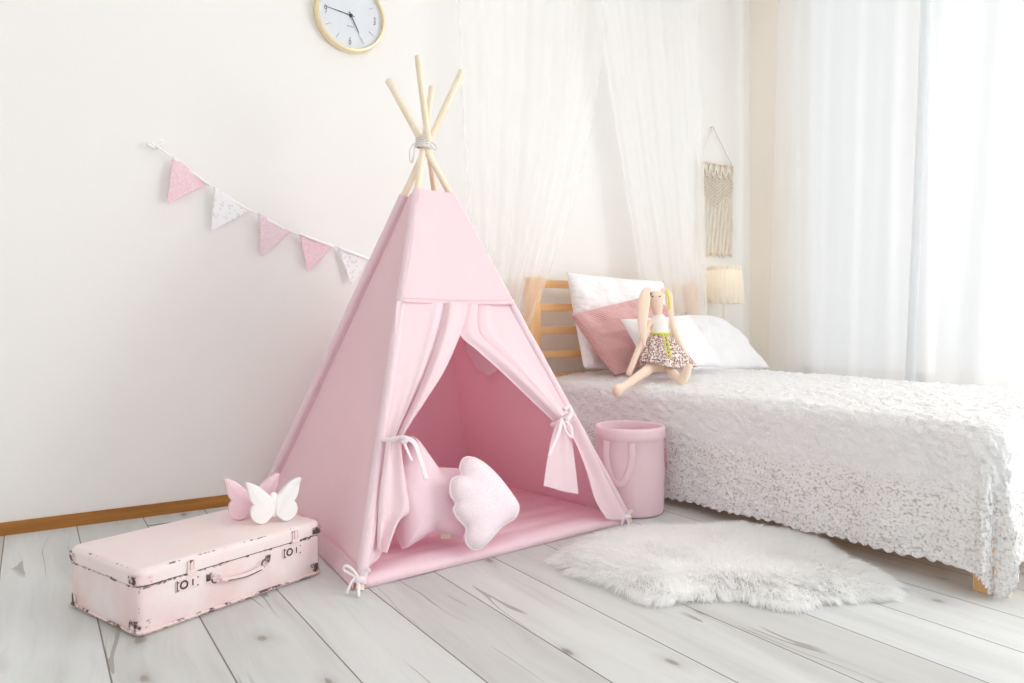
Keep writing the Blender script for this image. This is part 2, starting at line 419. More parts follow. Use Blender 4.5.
# ------------------------------------------------------------------ tent
LF, RF, RB, LB = Vector((.765, 1.938, 0)), Vector((1.86, 2.036, 0)), Vector((1.75, 3.03, 0)), Vector((.765, 3.02, 0))
TIE = at_d(424, 143, 2.772)
tent = thing('play_tent', 'pink canvas teepee play tent with wooden poles and tied-back door flaps', 'tent', ((LF + RF + RB + LB) / 4))
# where the cloth ends at the top
ZT = 1.222
tipy = {'LF': 88, 'RF': 81, 'RB': 57, 'LB': 71}
PR = 0.0125
poles = {}
off = {'LF': RGT * -.002 + FWD * .013, 'RF': RGT * -.006 - FWD * .002, 'RB': RGT * .018 - FWD * .012, 'LB': RGT * .016 + FWD * .004}
for k, b in (('LF', LF), ('RF', RF), ('RB', RB), ('LB', LB)):
    t0 = TIE + off[k]; d = (t0 - b); s = 1.0
    while s < 1.6:
        e = b + d * s - EYE
        if 320.5 - F * e.z / e.dot(FWD) < tipy[k]: break
        s += .002
    top = b + d * s
    poles[k] = (b, d)
    pts = [b + d * (s * i / 10) for i in range(11)]
    pts.append(top + d.normalized() * .004)
    mb = MB().tube(pts, [PR] * 11 + [PR * .7], 14); mb.build('pole', M['dowel'], tent, sharp=50)
def pole_at(k, z): b, d = poles[k]; return b + d * (z / d.z)
ctr_z = lambda z: sum((pole_at(k, z) for k in poles), Vector()) / 4
# side and back panels, gently slack between the poles
def panel(a, b, sag, name, gap=0.0, wr=0.006, zlo=0.012, z1=ZT):
    NU, NV = 44, 60; P = []
    nrm = (pole_at(b, 0) - pole_at(a, 0)).cross(pole_at(a, 1) - pole_at(a, 0)).normalized()
    if nrm.dot(ctr_z(.3) - pole_at(a, .3)) < 0: nrm = -nrm      # points inside
    for i in range(NV + 1):
        v = i / NV; row = []
        for j in range(NU + 1):
            u = j / NU
            zl = zlo + gap * max(0, math.sin(PI * 3.0 * u + .4)) * (1 - v) ** 6
            z = zl + (z1 - zl) * v
            pa, pb = pole_at(a, z), pole_at(b, z); outw = (ctr_z(z) - (pa + pb) / 2).normalized()
            wb = (u if b in ('RB', 'LB') else 0) + ((1 - u) if a in ('RB', 'LB') else 0)
            p = pa.lerp(pb, u) - outw * PR * 1.25 + outw * .034 * wb
            s = sag * math.sin(PI * u) * (1 - v) ** .7 * (.25 + .75 * math.sin(PI * min(1, v * 1.3 + .12)) )
            p += nrm * s + nrm * (wr * fbm(p, 5, 2) * math.sin(PI * u))
            row.append(p)
        P.append(row)
    return MB().grid(P).build(name, M['tent'], tent)
panel('LB', 'LF', .03, 'side_panel')
rp = panel('RF', 'RB', .03, 'side_panel', gap=.018)
panel('RB', 'LB', .03, 'back_panel')
# hem bands along the bottom of the two side panels
def hem(a, b, z0, z1, name, out):
    P = []
    for z in (z0, z1):
        row = []
        for j in range(31):
            u = j / 30; pa, pb = pole_at(a, z), pole_at(b, z); o = (ctr_z(z) - (pa + pb) / 2).normalized()
            row.append(pa.lerp(pb, u) - o * (PR * 1.25 + out) + o * .034 * (1 - u) + o * .012 * math.sin(PI * u))
        P.append(row)
    MB().grid(P).build(name, M['tent'], tent)
hem('LB', 'LF', .006, .062, 'hem_band', .004)

# front: everything lies close to the plane of the two front poles
FN = (RF - LF).cross(TIE - LF).normalized()
if FN.y > 0: FN = -FN                                      # points out of the door
FP0 = LF + FN * (PR * 1.3)
def fp(px, py, o=0.0): return on_plane(px, py, FP0, FN) + FN * o
zseam = fp(450, 302).z
# upper front panel
P = []
for i in range(25):
    z = zseam - .012 + (ZT - zseam + .012) * i / 24; row = []
    for j in range(25):
        u = j / 24; p = pole_at('LF', z).lerp(pole_at('RF', z), u) + FN * (PR * 1.3 + .002)
        p += FN * (.004 * fbm(p, 6, 2) * math.sin(PI * u)) - FN * .01 * math.sin(PI * u) * (1 - i / 24)
        if i == 0: p += FN * .001
        row.append(p)
    P.append(row)
fpan = MB().grid(P).build('front_panel', M['flap'], tent)
# stitched hem line across the front
for dz, r in ((.004, .0009), (-.010, .0013)):
    pts = [P[0][j] + Vector((0, 0, .012 + dz)) + FN * .002 for j in range(25)]
    MB().tube(pts, r, 6).build('seam', M['tent'], fpan)

def flap_rows(rows, NU, NV, disp):
    a = smooth_curve([Vector((r[0], r[1], 0)) for r in rows], NV); b = smooth_curve([Vector((r[2], r[3], 0)) for r in rows], NV)
    P = []
    for i in range(NV):
        v = i / (NV - 1); row = []
        for j in range(NU):
            u = j / (NU - 1); q = a[i].lerp(b[i], u)
            row.append(fp(q.x, q.y, disp(u, v)))
        P.append(row)
    return P
# left flap, drawn to the left pole
rowsL = [(398, 300, 469, 303), (396, 330, 461, 332), (393, 365, 444, 370), (390, 400, 425, 400), (387, 425, 408, 426), (385, 440, 399, 442)]
def sst(a, b, x):
    x = min(1, max(0, (x - a) / (b - a))); return x * x * (3 - 2 * x)
def dispL(u, v):
    k = .40 + .60 * min(1, v * 1.6)
    lapel = sst(.695, .72, u) * .030 - sst(.84, 1.0, u) * .016 + .006 * math.sin((u - .7) * 24) * sst(.7, .75, u)
    dip = -.016 * math.exp(-((u - .685) / .03) ** 2) + .012 * math.exp(-((u - .56) / .07) ** 2)
    return -.008 + (lapel + dip) * k + .012 * v * v * math.sin(PI * u) + .005 * v ** 2 * math.sin(u * 19)
flapL = MB().grid(flap_rows(rowsL, 70, 70, dispL)).build('door_flap', M['flap'], tent)
rowsLt = [(384, 441, 400, 442), (383, 455, 402, 458), (380, 480, 407, 487), (378, 505, 410, 511), (377, 528, 400, 522), (377, 549, 388, 554)]
def dispLt(u, v): return .010 + .014 * math.sin(u * 9.5 + .5) * (.5 + .5 * v) + .016 * math.sin(PI * u) * (1 - v) - .016 * v
flapLt = MB().grid(flap_rows(rowsLt, 50, 60, dispLt)).build('flap_tail', M['flap'], flapL)
# cloth between the tie and the foot of the left pole, behind the tail
rowsLb = [(384, 442, 392, 443), (380, 480, 396, 482), (374, 520, 392, 522), (367, 556, 384, 552), (362, 578, 372, 566)]
MB().grid(flap_rows(rowsLb, 20, 40, lambda u, v: -.006 - .012 * u + .006 * math.sin(u * 8))).build('flap_edge', M['flap'], flapL)
# right flap
rowsR = [(511, 302, 466, 304), (524, 328, 461, 332), (537, 348, 479, 350), (549, 368, 500, 369), (560, 390, 526, 394), (571, 412, 550, 417), (576, 424, 560, 427)]
def dispR(u, v):
    k = .30 + .70 * min(1, v * 1.6)
    lapel = sst(.70, .725, u) * .028 - sst(.84, 1.0, u) * .022
    dip = -.014 * math.exp(-((u - .69) / .03) ** 2) + .012 * math.exp(-((u - .55) / .08) ** 2)
    return -.012 + (lapel + dip) * k + .012 * v * v * math.sin(PI * u) + .004 * v ** 2 * math.sin(u * 19)
flapR = MB().grid(flap_rows(rowsR, 70, 70, dispR)).build('door_flap', M['flap'], tent)
rowsRb = [(576, 422, 559, 424), (586, 445, 572, 446), (599, 470, 583, 472), (612, 495, 592, 500), (627, 520, 604, 519)]
MB().grid(flap_rows(rowsRb, 30, 50, lambda u, v: .004 + .014 * math.sin(u * 7 + .6) * (1 - .4 * v) + .010 * (1 - v))).build('flap_edge', M['flap'], flapR)
rowsRt = [(553, 422, 567, 425), (549, 440, 571, 447), (545, 465, 575, 473), (543, 486, 578, 494)]
MB().grid(flap_rows(rowsRt, 40, 40, lambda u, v: .018 + .006 * math.sin(u * 6 + 1) * v + .004 * math.sin(u * 12) * (1 - v) - .02 * v)).build('flap_tail', M['flap'], flapR)
# sleeves round the four poles
for k in ('LF', 'RF', 'RB', 'LB'):
    pts = [pole_at(k, .014 + (ZT + .004 - .014) * i / 30) for i in range(31)]
    rad = [.0172 + .0016 * fbm(p, 22, 2) for p in pts]
    MB().tube(pts, rad, 14, cap=False).build('pole_sleeve', M['sleeve'], tent)
# stitching line beside the left front sleeve
# cord binding the poles
mb = MB()
for i in range(6):
    zz = -.016 + i * .0065; pts = []
    for k in range(28):
        a = 2 * PI * k / 28
        pts.append(TIE + Vector((.029 * math.cos(a), .029 * math.sin(a), zz + .003 * math.sin(a + .6 * i) + .0015 * math.sin(2 * a + 1.3 * i))))
    mb.tube(pts, .0036, 6, closed=True)
rope = mb.build('binding_cord', M['rope'], tent)
c0 = TIE + RGT * -.028 + FWD * -.018
mb = MB().tube(smooth_curve([c0, c0 + RGT * -.018 + UP * -.02, c0 + RGT * -.024 + UP * -.055, c0 + RGT * -.016 + UP * -.078, c0 + RGT * -.008 + UP * -.05, c0 + RGT * -.004 + UP * -.01], 24), .0028, 6)
mb.build('cord_loop', M['rope'], rope); mb = MB()
c1 = TIE + RGT * .026 + FWD * -.018
mb.tube(smooth_curve([c1, c1 + RGT * .02 + UP * -.012, c1 + RGT * .022 + UP * -.03, c1 + RGT * .01 + UP * -.026, c1 + UP * -.008], 20), .0026, 6)
mb.build('cord_loop', M['rope'], rope)

# ties
def ribbon(mb, pts, w, n=24, th=.0009, side=None):
    c = smooth_curve(pts, n)
    side = side or FN
    mb.tube(c, w, 8, flat=th / w * 1.6, upv=side)
tl = fp(391, 441, .03)
mb = MB()
mb.tube([tl + RGT * (.030 * math.cos(a)) + FN * (.022 * math.sin(a) - .014) + UP * (.004 * math.sin(2 * a)) for a in [2 * PI * k / 20 for k in range(20)]], .007, 8, closed=True, flat=1)
mb.tube(smooth_curve([tl + RGT * .01 + FN * .012, tl + RGT * .025 + FN * .016 + UP * -.004, tl + RGT * .012 + FN * .018 + UP * -.018], 10), .008, 8)
q = lambda px, py, o: fp(px, py, o)
ribbon(mb, [q(397, 441, .045), q(406, 446, .05), q(413, 462, .045), q(420, 482, .04)], .0085)
ribbon(mb, [q(395, 443, .05), q(399, 455, .055), q(404, 464, .05)], .005)
mb.build('tie_ribbon', M['ribbon'], flapL)
tr_ = fp(558, 421, .03)
mb = MB()
mb.tube([tr_ + RGT * (.030 * math.cos(a)) + FN * (.022 * math.sin(a) - .012) + UP * (.018 * math.cos(a)) for a in [2 * PI * k / 20 for k in range(20)]], .008, 8, closed=True)
mb.tube(smooth_curve([q(556, 413, .045), q(560, 410, .05), q(562, 418, .05), q(557, 424, .05)], 12), .008, 8)
ribbon(mb, [q(553, 422, .05), q(550, 435, .052), q(545, 448, .05), q(541, 459, .045)], .007)
ribbon(mb, [q(554, 424, .05), q(557, 436, .056), q(562, 440, .056), q(561, 430, .056), q(556, 424, .052)], .006)
mb.build('tie_ribbon', M['ribbon'], flapR)
# white bows at the feet of the front poles
def bow(base, s, out):
    mb = MB(); b = base + out * .032
    mb.tube(smooth_curve([b, b + RGT * -.03 * s + UP * .018 * s, b + RGT * -.052 * s + UP * .012 * s + UP * .02 * s, b + RGT * -.045 * s + UP * .045 * s, b + RGT * -.02 * s + UP * .03 * s, b], 26), .0052 * s, 6)
    mb.tube(smooth_curve([b, b + RGT * .02 * s + UP * .02 * s, b + RGT * .034 * s + UP * .03 * s, b + RGT * .02 * s + UP * .036 * s, b], 20), .0048 * s, 6)
    mb.tube(smooth_curve([b + RGT * -.008, b + UP * -.01 * s + out * .012, Vector((b.x, b.y, .006)) + out * .03 + RGT * .004, Vector((b.x, b.y, .005)) + out * .055 * s + RGT * .008], 16), .006 * s, 6)
    mb.tube(smooth_curve([b, b + RGT * -.02 * s + out * .015, Vector((b.x, b.y, .006)) + RGT * -.035 * s + out * .028], 14), .005 * s, 6)
    mb.tube(smooth_curve([b + RGT * -.012, b + out * .008, b + RGT * .012], 8), .011 * s, 8)
    return mb.build('foot_bow', M['ribbon'], tent)
out = -FWD
bow(pole_at('LF', .035), .82, out)
bow(pole_at('RF', .03), .6, out)
# scalloped window in the right-hand panel
wc_n = (pole_at('RB', 0) - pole_at('RF', 0)).cross(pole_at('RF', 1) - pole_at('RF', 0)).normalized()
if wc_n.dot(ctr_z(.3) - pole_at('RF', .3)) < 0: wc_n = -wc_n
wc = on_plane(483, 352, pole_at('RF', .3) + wc_n * .068, wc_n)
ux = (RB - RF).normalized(); ux = (ux - wc_n * ux.dot(wc_n)).normalized(); uy = wc_n.cross(ux)
def rosette(r, amp, o, nl=8):
    rings = []
    for s in (1.0, .5, .02):
        rings.append([wc + wc_n * o + (ux * math.cos(a) + uy * math.sin(a)) * r * s * (1 + amp * abs(math.cos(nl / 2 * a))) for a in [2 * PI * k / 64 for k in range(65)]])
    return MB().grid(rings)
wf = rosette(.108, .16, .004).build('window_frame', M['tent'], tent)
wf['label'] = 'scalloped window frame'
rosette(.088, .10, .008).build('window_light_patch', M['ribbon'], wf)  # white disc over the uncut panel, painted in for daylight through the opening

# ------------------------------------------------------------------ quilted mat on the tent floor
def mat_pts(u, v): return (LF.lerp(RF, u)).lerp(LB.lerp(RB, u), v)
P = []; NU, NV = 70, 70; ins = .010
cc = (LF + RF + RB + LB) / 4
for i in range(NV + 1):
    row = []
    for j in range(NU + 1):
        u, v = j / NU, i / NV; p = mat_pts(u, v); p = cc + (p - cc) * .985 + (LF - LB).normalized() * .012
        e = min(u, 1 - u, v, 1 - v) * 1.05
        z = .020 * min(1, (e / .016)) ** .5
        z += .010 * abs(math.sin(PI * v * 9.0)) ** .5 * min(1, e / .04) + .002 * fbm(p, 9, 2)
        row.append(Vector((p.x, p.y, .002 + z)))
    P.append(row)
mb = MB().grid(P)
K = NU + 1
rim = [j for j in range(NU + 1)] + [i * K + NU for i in range(1, NV + 1)] + [NV * K + j for j in range(NU - 1, -1, -1)] + [i * K for i in range(NV - 1, 0, -1)]
mb.f.append(tuple(rim))
pm = mb.build('floor_mat', M['mat'], loc=cc)
tag(pm, 'pink quilted mat lying on the floor inside the teepee', 'mat')

# ------------------------------------------------------------------ inflated cushions
def seg_dist(p, poly):
    d = 1e9; m = len(poly)
    for i in range(m):
        a, b = poly[i], poly[(i + 1) % m]; ab = b - a
        t = max(0, min(1, (p - a).dot(ab) / max(ab.length_squared, 1e-12)))
        d = min(d, (p - (a + ab * t)).length)
    return d
def puff(outline, T, w0, rings=16, wr=.004, seed=0, power=.5):
    """outline: 3-D points in one plane (star-shaped about their centre); returns MB of the cushion"""
    c = sum(outline, Vector()) / len(outline); m = len(outline)
    n = Vector((0, 0, 0))
    for i in range(m): n += (outline[i] - c).cross(outline[(i + 1) % m] - c)
    n.normalize()
    mb = MB(); 
    for side in (1, -1):
        P = []
        for k in range(rings + 1):
            s = 1 - (1 - k / rings) ** 1.0
            row = []
            for i in range(m + 1):
                o = outline[i % m]; p = c + (o - c) * (1 - s * .999)
                d = seg_dist(p, outline) if k else 0
                h = T * (1 - (1 - min(1, d / w0)) ** 2) ** power
                h += wr * fbm(p + Vector((seed, 0, 0)), 14, 2) * min(1, d / .02)
                row.append(p + n * side * h)
            P.append(row)
        mb.grid(P)
    return mb, c, n
def weld(o, d=.0004):
    bm = bmesh.new(); bm.from_mesh(o.data); bmesh.ops.remove_doubles(bm, verts=bm.verts, dist=d); bmesh.ops.recalc_face_normals(bm, faces=bm.faces)
    bm.to_mesh(o.data); bm.free()
def plane_from(pa, pb, lean, toward=None):
    """upright plane through pa,pb tilted back by lean (rise over run away from the camera)"""
    h = (pb - pa); h.z = 0; h.normalize(); back = Vector((-h.y, h.x, 0))
    if back.dot(FWD) < 0: back = -back
    upv = (UP + back * lean).normalized(); n = h.cross(upv).normalized()
    return pa, n

zm = .062
pa, pb = at_z(402, 551, .045), at_z(461, 539, .045)
p0, n0 = plane_from(pa, pb, .30)
tips = [(412, 433), (465, 469), (463, 541), (401, 551), (381, 487)]
vall = [(437, 468), (462, 503), (433, 531), (395, 520), (397, 463)]
star2d = []
for a, b in zip(tips, vall): star2d += [a, b]
# round the tips
cs = Vector((428, 498, 0)); pts = []
for i in range(10):
    a = Vector((*star2d[i], 0)); nx = Vector((*star2d[(i + 1) % 10], 0)); pv = Vector((*star2d[i - 1], 0))
    if i % 2 == 0:
        l1 = (pv - a).normalized(); l2 = (nx - a).normalized()
        for w1, w2 in ((9, 0), (5.5, .8), (2.2, 1.6), (1.6, 2.2), (.8, 5.5), (0, 9)): pts.append(a + l1 * w1 + l2 * w2)
        for f_ in (.35, .6, .85): pts.append(a + (nx - a) * f_)
    else:
        pts.append(a)
        for f_ in (.2, .45, .65): pts.append(a + (nx - a) * f_)
star_o = [on_plane(p.x, p.y, p0, n0) for p in pts]
mb, c, n = puff(star_o, .060, .075, 16, .0035, 1)
low = min(v.z for v in mb.v)
st = mb.build('star_cushion', M['star'], loc=Vector((c.x, c.y, .03))); weld(st)
tag(st, 'pink star-shaped cushion sitting on the mat behind the left flap', 'cushion', 'cushions in the tent')
mb = MB().tube(star_o, .0022, 6, closed=True); mb.build('piping', M['star'], st)
lab = on_plane(447, 536, p0 - n0 * .0, n0)
MB().box((-.016, -.001, -.008), (.016, .001, .008), 0, Matrix.Translation(on_plane(446, 535, p0, n0) + FWD * -.012) @ Matrix.Rotation(-YAW, 4, 'Z')).build('care_tag', M['lace'], st, smooth=False)['label'] = 'cream sewn-in tag'

pa = at_z(478, 549, .040) - FWD * .035; dirc = Vector((math.cos(math.radians(8)), math.sin(math.radians(8)), 0))
p0, n0 = plane_from(pa, pa + dirc, .42)
cl = [(461, 462), (464, 458), (470, 457), (477, 459), (483, 463), (490, 469), (495, 474), (501, 481), (507, 489), (512, 496), (516, 502), (518, 508), (517.5, 514), (514, 519), (508, 522.5), (502, 526.5),
      (497, 532), (492, 538), (485, 545), (478, 549.5), (472, 549), (468, 545), (465.5, 538), (466.5, 529), (463, 524), (457, 517), (453.5, 509), (456, 503), (451.5, 496), (450, 487), (452, 479), (457, 476.5), (461.5, 475), (460, 468)]
cl3 = smooth_curve([Vector((*p, 0)) for p in cl] + [Vector((*cl[0], 0))], 110)[:-1]
cl_o = [on_plane(p.x, p.y, p0, n0) for p in cl3]
mb, c, n = puff(cl_o, .046, .08, 16, .003, 5)
cd = mb.build('cloud_cushion', M['cloud'], loc=Vector((c.x, c.y, .03))); weld(cd)
tag(cd, 'pale speckled cloud-shaped cushion leaning against the pink star', 'cushion', 'cushions in the tent')
MB().tube(cl_o, .0024, 6, closed=True).build('piping', M['seamw'], cd)['label'] = 'white edge piping'

# ------------------------------------------------------------------ suitcase
ang = math.radians(21.2)
sc_c = Vector((.2114, 1.9265, 0)) + Vector((math.cos(ang), math.sin(ang), 0)) * .2715 + Vector((-math.sin(ang), math.cos(ang), 0)) * .173
SL, SW, SH, SZ = .2715, .172, .160, .119
case = thing('suitcase', 'old pale pink painted suitcase with scuffed edges on the floor', 'suitcase', sc_c)
case.rotation_euler = (0, 0, ang)
def cpart(name, mb, mat, smooth=True, parent=None, sharp=40):
    # geometry given in the suitcase's own frame
    o = link(name, mb.v, mb.f, mat, None, smooth, None, None, sharp); o.parent = parent or case; return o
def rbox(lo, hi, r, rv, rb=None):
    rb = rb or r
    """box with rounded vertical corners (rv) and softened edges (r)"""
    mb = MB(); hx, hy = (hi[0] - lo[0]) / 2, (hi[1] - lo[1]) / 2; cx, cy = (hi[0] + lo[0]) / 2, (hi[1] + lo[1]) / 2
    def ring(ins, z):
        o = []; rr = max(rv - ins, .002)
        for qx, qy, a0 in ((1, 1, 0), (-1, 1, 90), (-1, -1, 180), (1, -1, 270)):
            for k in range(7):
                a = math.radians(a0 + 15 * k)
                o.append(Vector((cx + qx * (hx - rv) + rr * math.cos(a), cy + qy * (hy - rv) + rr * math.sin(a), z)))
        return o
    prof = [(rb - rb * math.sin(PI / 2 * k / 5), lo[2] + rb - rb * math.cos(PI / 2 * k / 5)) for k in range(6)] + [(r - r * math.cos(PI / 2 * k / 5), hi[2] - r + r * math.sin(PI / 2 * k / 5)) for k in range(6)]
    R = [ring(i, z) for i, z in prof]; m = len(R[0])
    v = [x for q in R for x in q]; f = []
    for i in range(len(R) - 1):
        for k in range(m): f.append((i * m + k, i * m + (k + 1) % m, (i + 1) * m + (k + 1) % m, (i + 1) * m + k))
    f.append(tuple(range(m))[::-1]); f.append(tuple((len(R) - 1) * m + k for k in range(m)))
    return mb.add(v, f)
pinkc = lin(234, 208, 207)
m_body = mat_worn('painted_case', pinkc, SL, SW, SZ / 2, (0, 0, SZ / 2), 1.0)
m_lid = mat_worn('painted_lid', lin(241, 221, 220), SL + .004, SW + .004, (SH - SZ) / 2 + .003, (0, 0, (SH + SZ) / 2), 1.06)
body = cpart('body', rbox((-SL, -SW, 0), (SL, SW, SZ), .007, .018, .007), m_body)
lid = cpart('lid', rbox((-SL - .004, -SW - .004, SZ + .0015), (SL + .004, SW + .004, SH), .016, .028, .002), m_lid)
mb = rbox((-SL + .002, -SW + .002, SZ - .002), (SL - .002, SW - .002, SZ + .003), .001, .016)
cpart('seam_lip', mb, M['darkmetal'])
# piping along the bottom and the lid edges
def rect_path(hx, hy, r, z):
    o = []
    for qx, qy, a0 in ((1, 1, 0), (-1, 1, 90), (-1, -1, 180), (1, -1, 270)):
        for k in range(7):
            a = math.radians(a0 + 15 * k); o.append(Vector((qx * (hx - r) + r * math.cos(a), qy * (hy - r) + r * math.sin(a), z)))
    return o
m_trim = mat_worn('rubbed_trim', lin(236, 214, 213), 1, 1, 1, (0, 0, 0), 1.0)
t = NT('rubbed_edging'); co = t.coord(); nn = t.noise(co, 30, 4, 0.65)
M['trim'] = t.done(t.bsdf(t.mix(t.ramp(nn, [(0.50, (0, 0, 0, 1)), (0.57, (1, 1, 1, 1))]), lin(237, 214, 213), lin(98, 76, 72)), 0.55, t.bump(nn, .3, .002)))
cpart('edge_piping', MB().tube(rect_path(SL + .002, SW + .002, .02, .010), .0035, 6, closed=True), M['trim'])
# reinforced corners
def corner(sx, sy, z0, z1, e):
    mb = MB(); P = []
    for z in [z0 + (z1 - z0) * i / 4 for i in range(5)]:
        row = [Vector((sx * (SL + e - .040), sy * (SW + e), z))]
        for k in range(7):
            a = PI / 2 - PI / 2 * k / 6
            row.append(Vector((sx * (SL + e - .02 + .02 * math.cos(a)), sy * (SW + e - .02 + .02 * math.sin(a)), z)))
        row.append(Vector((sx * (SL + e), sy * (SW + e - .040), z)))
        P.append(row)
    return mb.grid(P)
for sx in (-1, 1):
    for sy in (-1, 1):
        cpart('corner_cap', corner(sx, sy, .006, .038, .0018), M['trim'])
        cpart('corner_cap', corner(sx, sy, SZ + .006, SH - .016, .0058), M['trim'])
yf = -SW
for x in (-.148, .168):
    mb = MB().box((x - .031, yf - .0035, .080), (x + .031, yf, .108), .0012)
    lp = cpart('lock_plate', mb, M['plate'])
    mb = MB(); ring_c = Vector((x - .010, yf - .004, .095))
    mb.tube([ring_c + Vector((.009 * math.cos(a), 0, .009 * math.sin(a))) for a in [2 * PI * k / 20 for k in range(20)]], .0022, 6, closed=True)
    cpart('lock_ring', mb, M['darkmetal'], parent=lp)
    mb = MB().box((x + .012, yf - .0055, .087), (x + .0145, yf - .003, .103), .0006)
    cpart('keyhole', mb, M['darkmetal'], parent=lp)
    cpart('plate_edge', MB().box((x - .029, yf - .0045, .082), (x - .0265, yf - .003, .108), .0004), M['darkmetal'], parent=lp); mb = MB()
    for dx, dz in ((-.024, .084), (.027, .084), (-.024, .104), (.027, .104)): mb.box((x + dx - .0015, yf - .0048, dz - .0015), (x + dx + .0015, yf - .003, dz + .0015), .0004); cpart('rivet', mb, M['darkmetal'], parent=lp); mb = MB()
    xl = x + .008
    mb = MB().box((xl - .012, yf - .0100, .118), (xl + .012, yf - .0044, .128), .001).box((xl - .010, yf - .0085, .126), (xl - .0055, yf - .0044, .150), .001).box((xl + .0055, yf - .0085, .126), (xl + .010, yf - .0044, .150), .001)
    la = cpart('latch', mb, M['plate'])
    mb = MB().box((xl - .004, yf - .0095, .124), (xl + .004, yf - .0050, .152), .001)
    mb.tube([(xl - .012, yf - .009, .121), (xl + .012, yf - .009, .121)], .0022, 6).box((xl - .0115, yf - .0065, .147), (xl + .0115, yf - .0042, .151), .0005)
    cpart('hasp', mb, M['trim'], parent=la)
# handle hanging on two rings
hz = .082
mb = MB().tube(smooth_curve([(-.062, yf - .012, hz), (-.045, yf - .016, hz - .004), (0, yf - .018, hz - .008), (.045, yf - .016, hz - .004), (.062, yf - .012, hz)], 24), [.004 + .005 * math.sin(PI * i / 23) ** .4 for i in range(24)], 10, flat=.75)
hd = cpart('handle', mb, m_trim)
for x in (-1, 1):
    mb = MB(); rc = Vector((x * .074, yf - .006, hz + .006))
    mb.tube([rc + Vector((.014 * math.cos(a), -.004 + .003 * math.cos(a), .010 * math.sin(a))) for a in [2 * PI * k / 20 for k in range(20)]], .0022, 6, closed=True)
    mb.box((x * .088 - .008, yf - .003, hz + .002), (x * .088 + .008, yf, hz + .022), .001)
    cpart('handle_ring', mb, M['trim'], parent=hd)
mb = MB().tube(smooth_curve([(-.05, yf - .0262, hz - .003), (0, yf - .029, hz - .007), (.05, yf - .0262, hz - .003)], 16), .0012, 5)
cpart('stitching', mb, M['darkmetal'], parent=hd)
# hinges of the lid are at the back, not seen; the dark strap mark on the left end
# ------------------------------------------------------------------ butterflies on the suitcase
def bfly(name, base, mat, label, rot, s):
    th = thing(name, label, 'figurine', base, 'butterflies on the suitcase')
    th.rotation_euler = (math.radians(-4), 0, rot)
    wing = [(.004, .070), (.014, .081), (.030, .098), (.046, .112), (.062, .121), (.076, .125), (.079, .120), (.075, .107), (.073, .092), (.069, .076), (.063, .064), (.059, .058),
            (.064, .050), (.067, .040), (.067, .028), (.061, .014), (.050, .004), (.038, .000), (.026, .002), (.016, .010), (.008, .018), (.004, .026)]
    for sx in (-1, 1):
        o2 = smooth_curve([Vector((sx * x, 0, z)) for x, z in wing] + [Vector((sx * wing[0][0], 0, wing[0][1]))], 70)[:-1]
        bm = bmesh.new(); T = .0155 * s
        vs = [bm.verts.new((p.x * s, -T, p.z * s)) for p in o2]; f = bm.faces.new(vs)
        ex = bmesh.ops.extrude_face_region(bm, geom=[f]); 
        for v in [g for g in ex['geom'] if isinstance(g, bmesh.types.BMVert)]: v.co.y = T
        bmesh.ops.recalc_face_normals(bm, faces=bm.faces)
        edges = [e for e in bm.edges if len(e.link_faces) == 2 and any(len(fc.verts) > 10 for fc in e.link_faces)]
        bmesh.ops.bevel(bm, geom=edges, offset=.0045 * s, segments=3, profile=.5, affect='EDGES')
        bmesh.ops.triangulate(bm, faces=[fc for fc in bm.faces if len(fc.verts) > 4])
        mb = MB().bm(bm); o = link('wing', mb.v, mb.f, mat, None, True, None, None, 40); o.parent = th
    mb = MB().tube([Vector((0, 0, .016 + .072 * i / 14)) * s for i in range(15)], [s * .0125 * max(.05, math.sin(PI * (i + .3) / 14.6)) ** .5 * (1.15 if i > 8 else 1) for i in range(15)], 14, flat=1.25)
    o = link('body', mb.v, mb.f, mat); o.parent = th
    return th
bp = at_z(274, 522, SH); bfly('butterfly_figurine', (bp.x, bp.y, SH), M['cer_w'], 'white ceramic butterfly standing in front on the suitcase lid', math.radians(-4), .98)
bp = at_z(247, 522, SH) + FWD * .045; bfly('butterfly_figurine', (bp.x, bp.y, SH), M['cer_p'], 'pink ceramic butterfly half hidden behind the white one', math.radians(-4), 1.0)

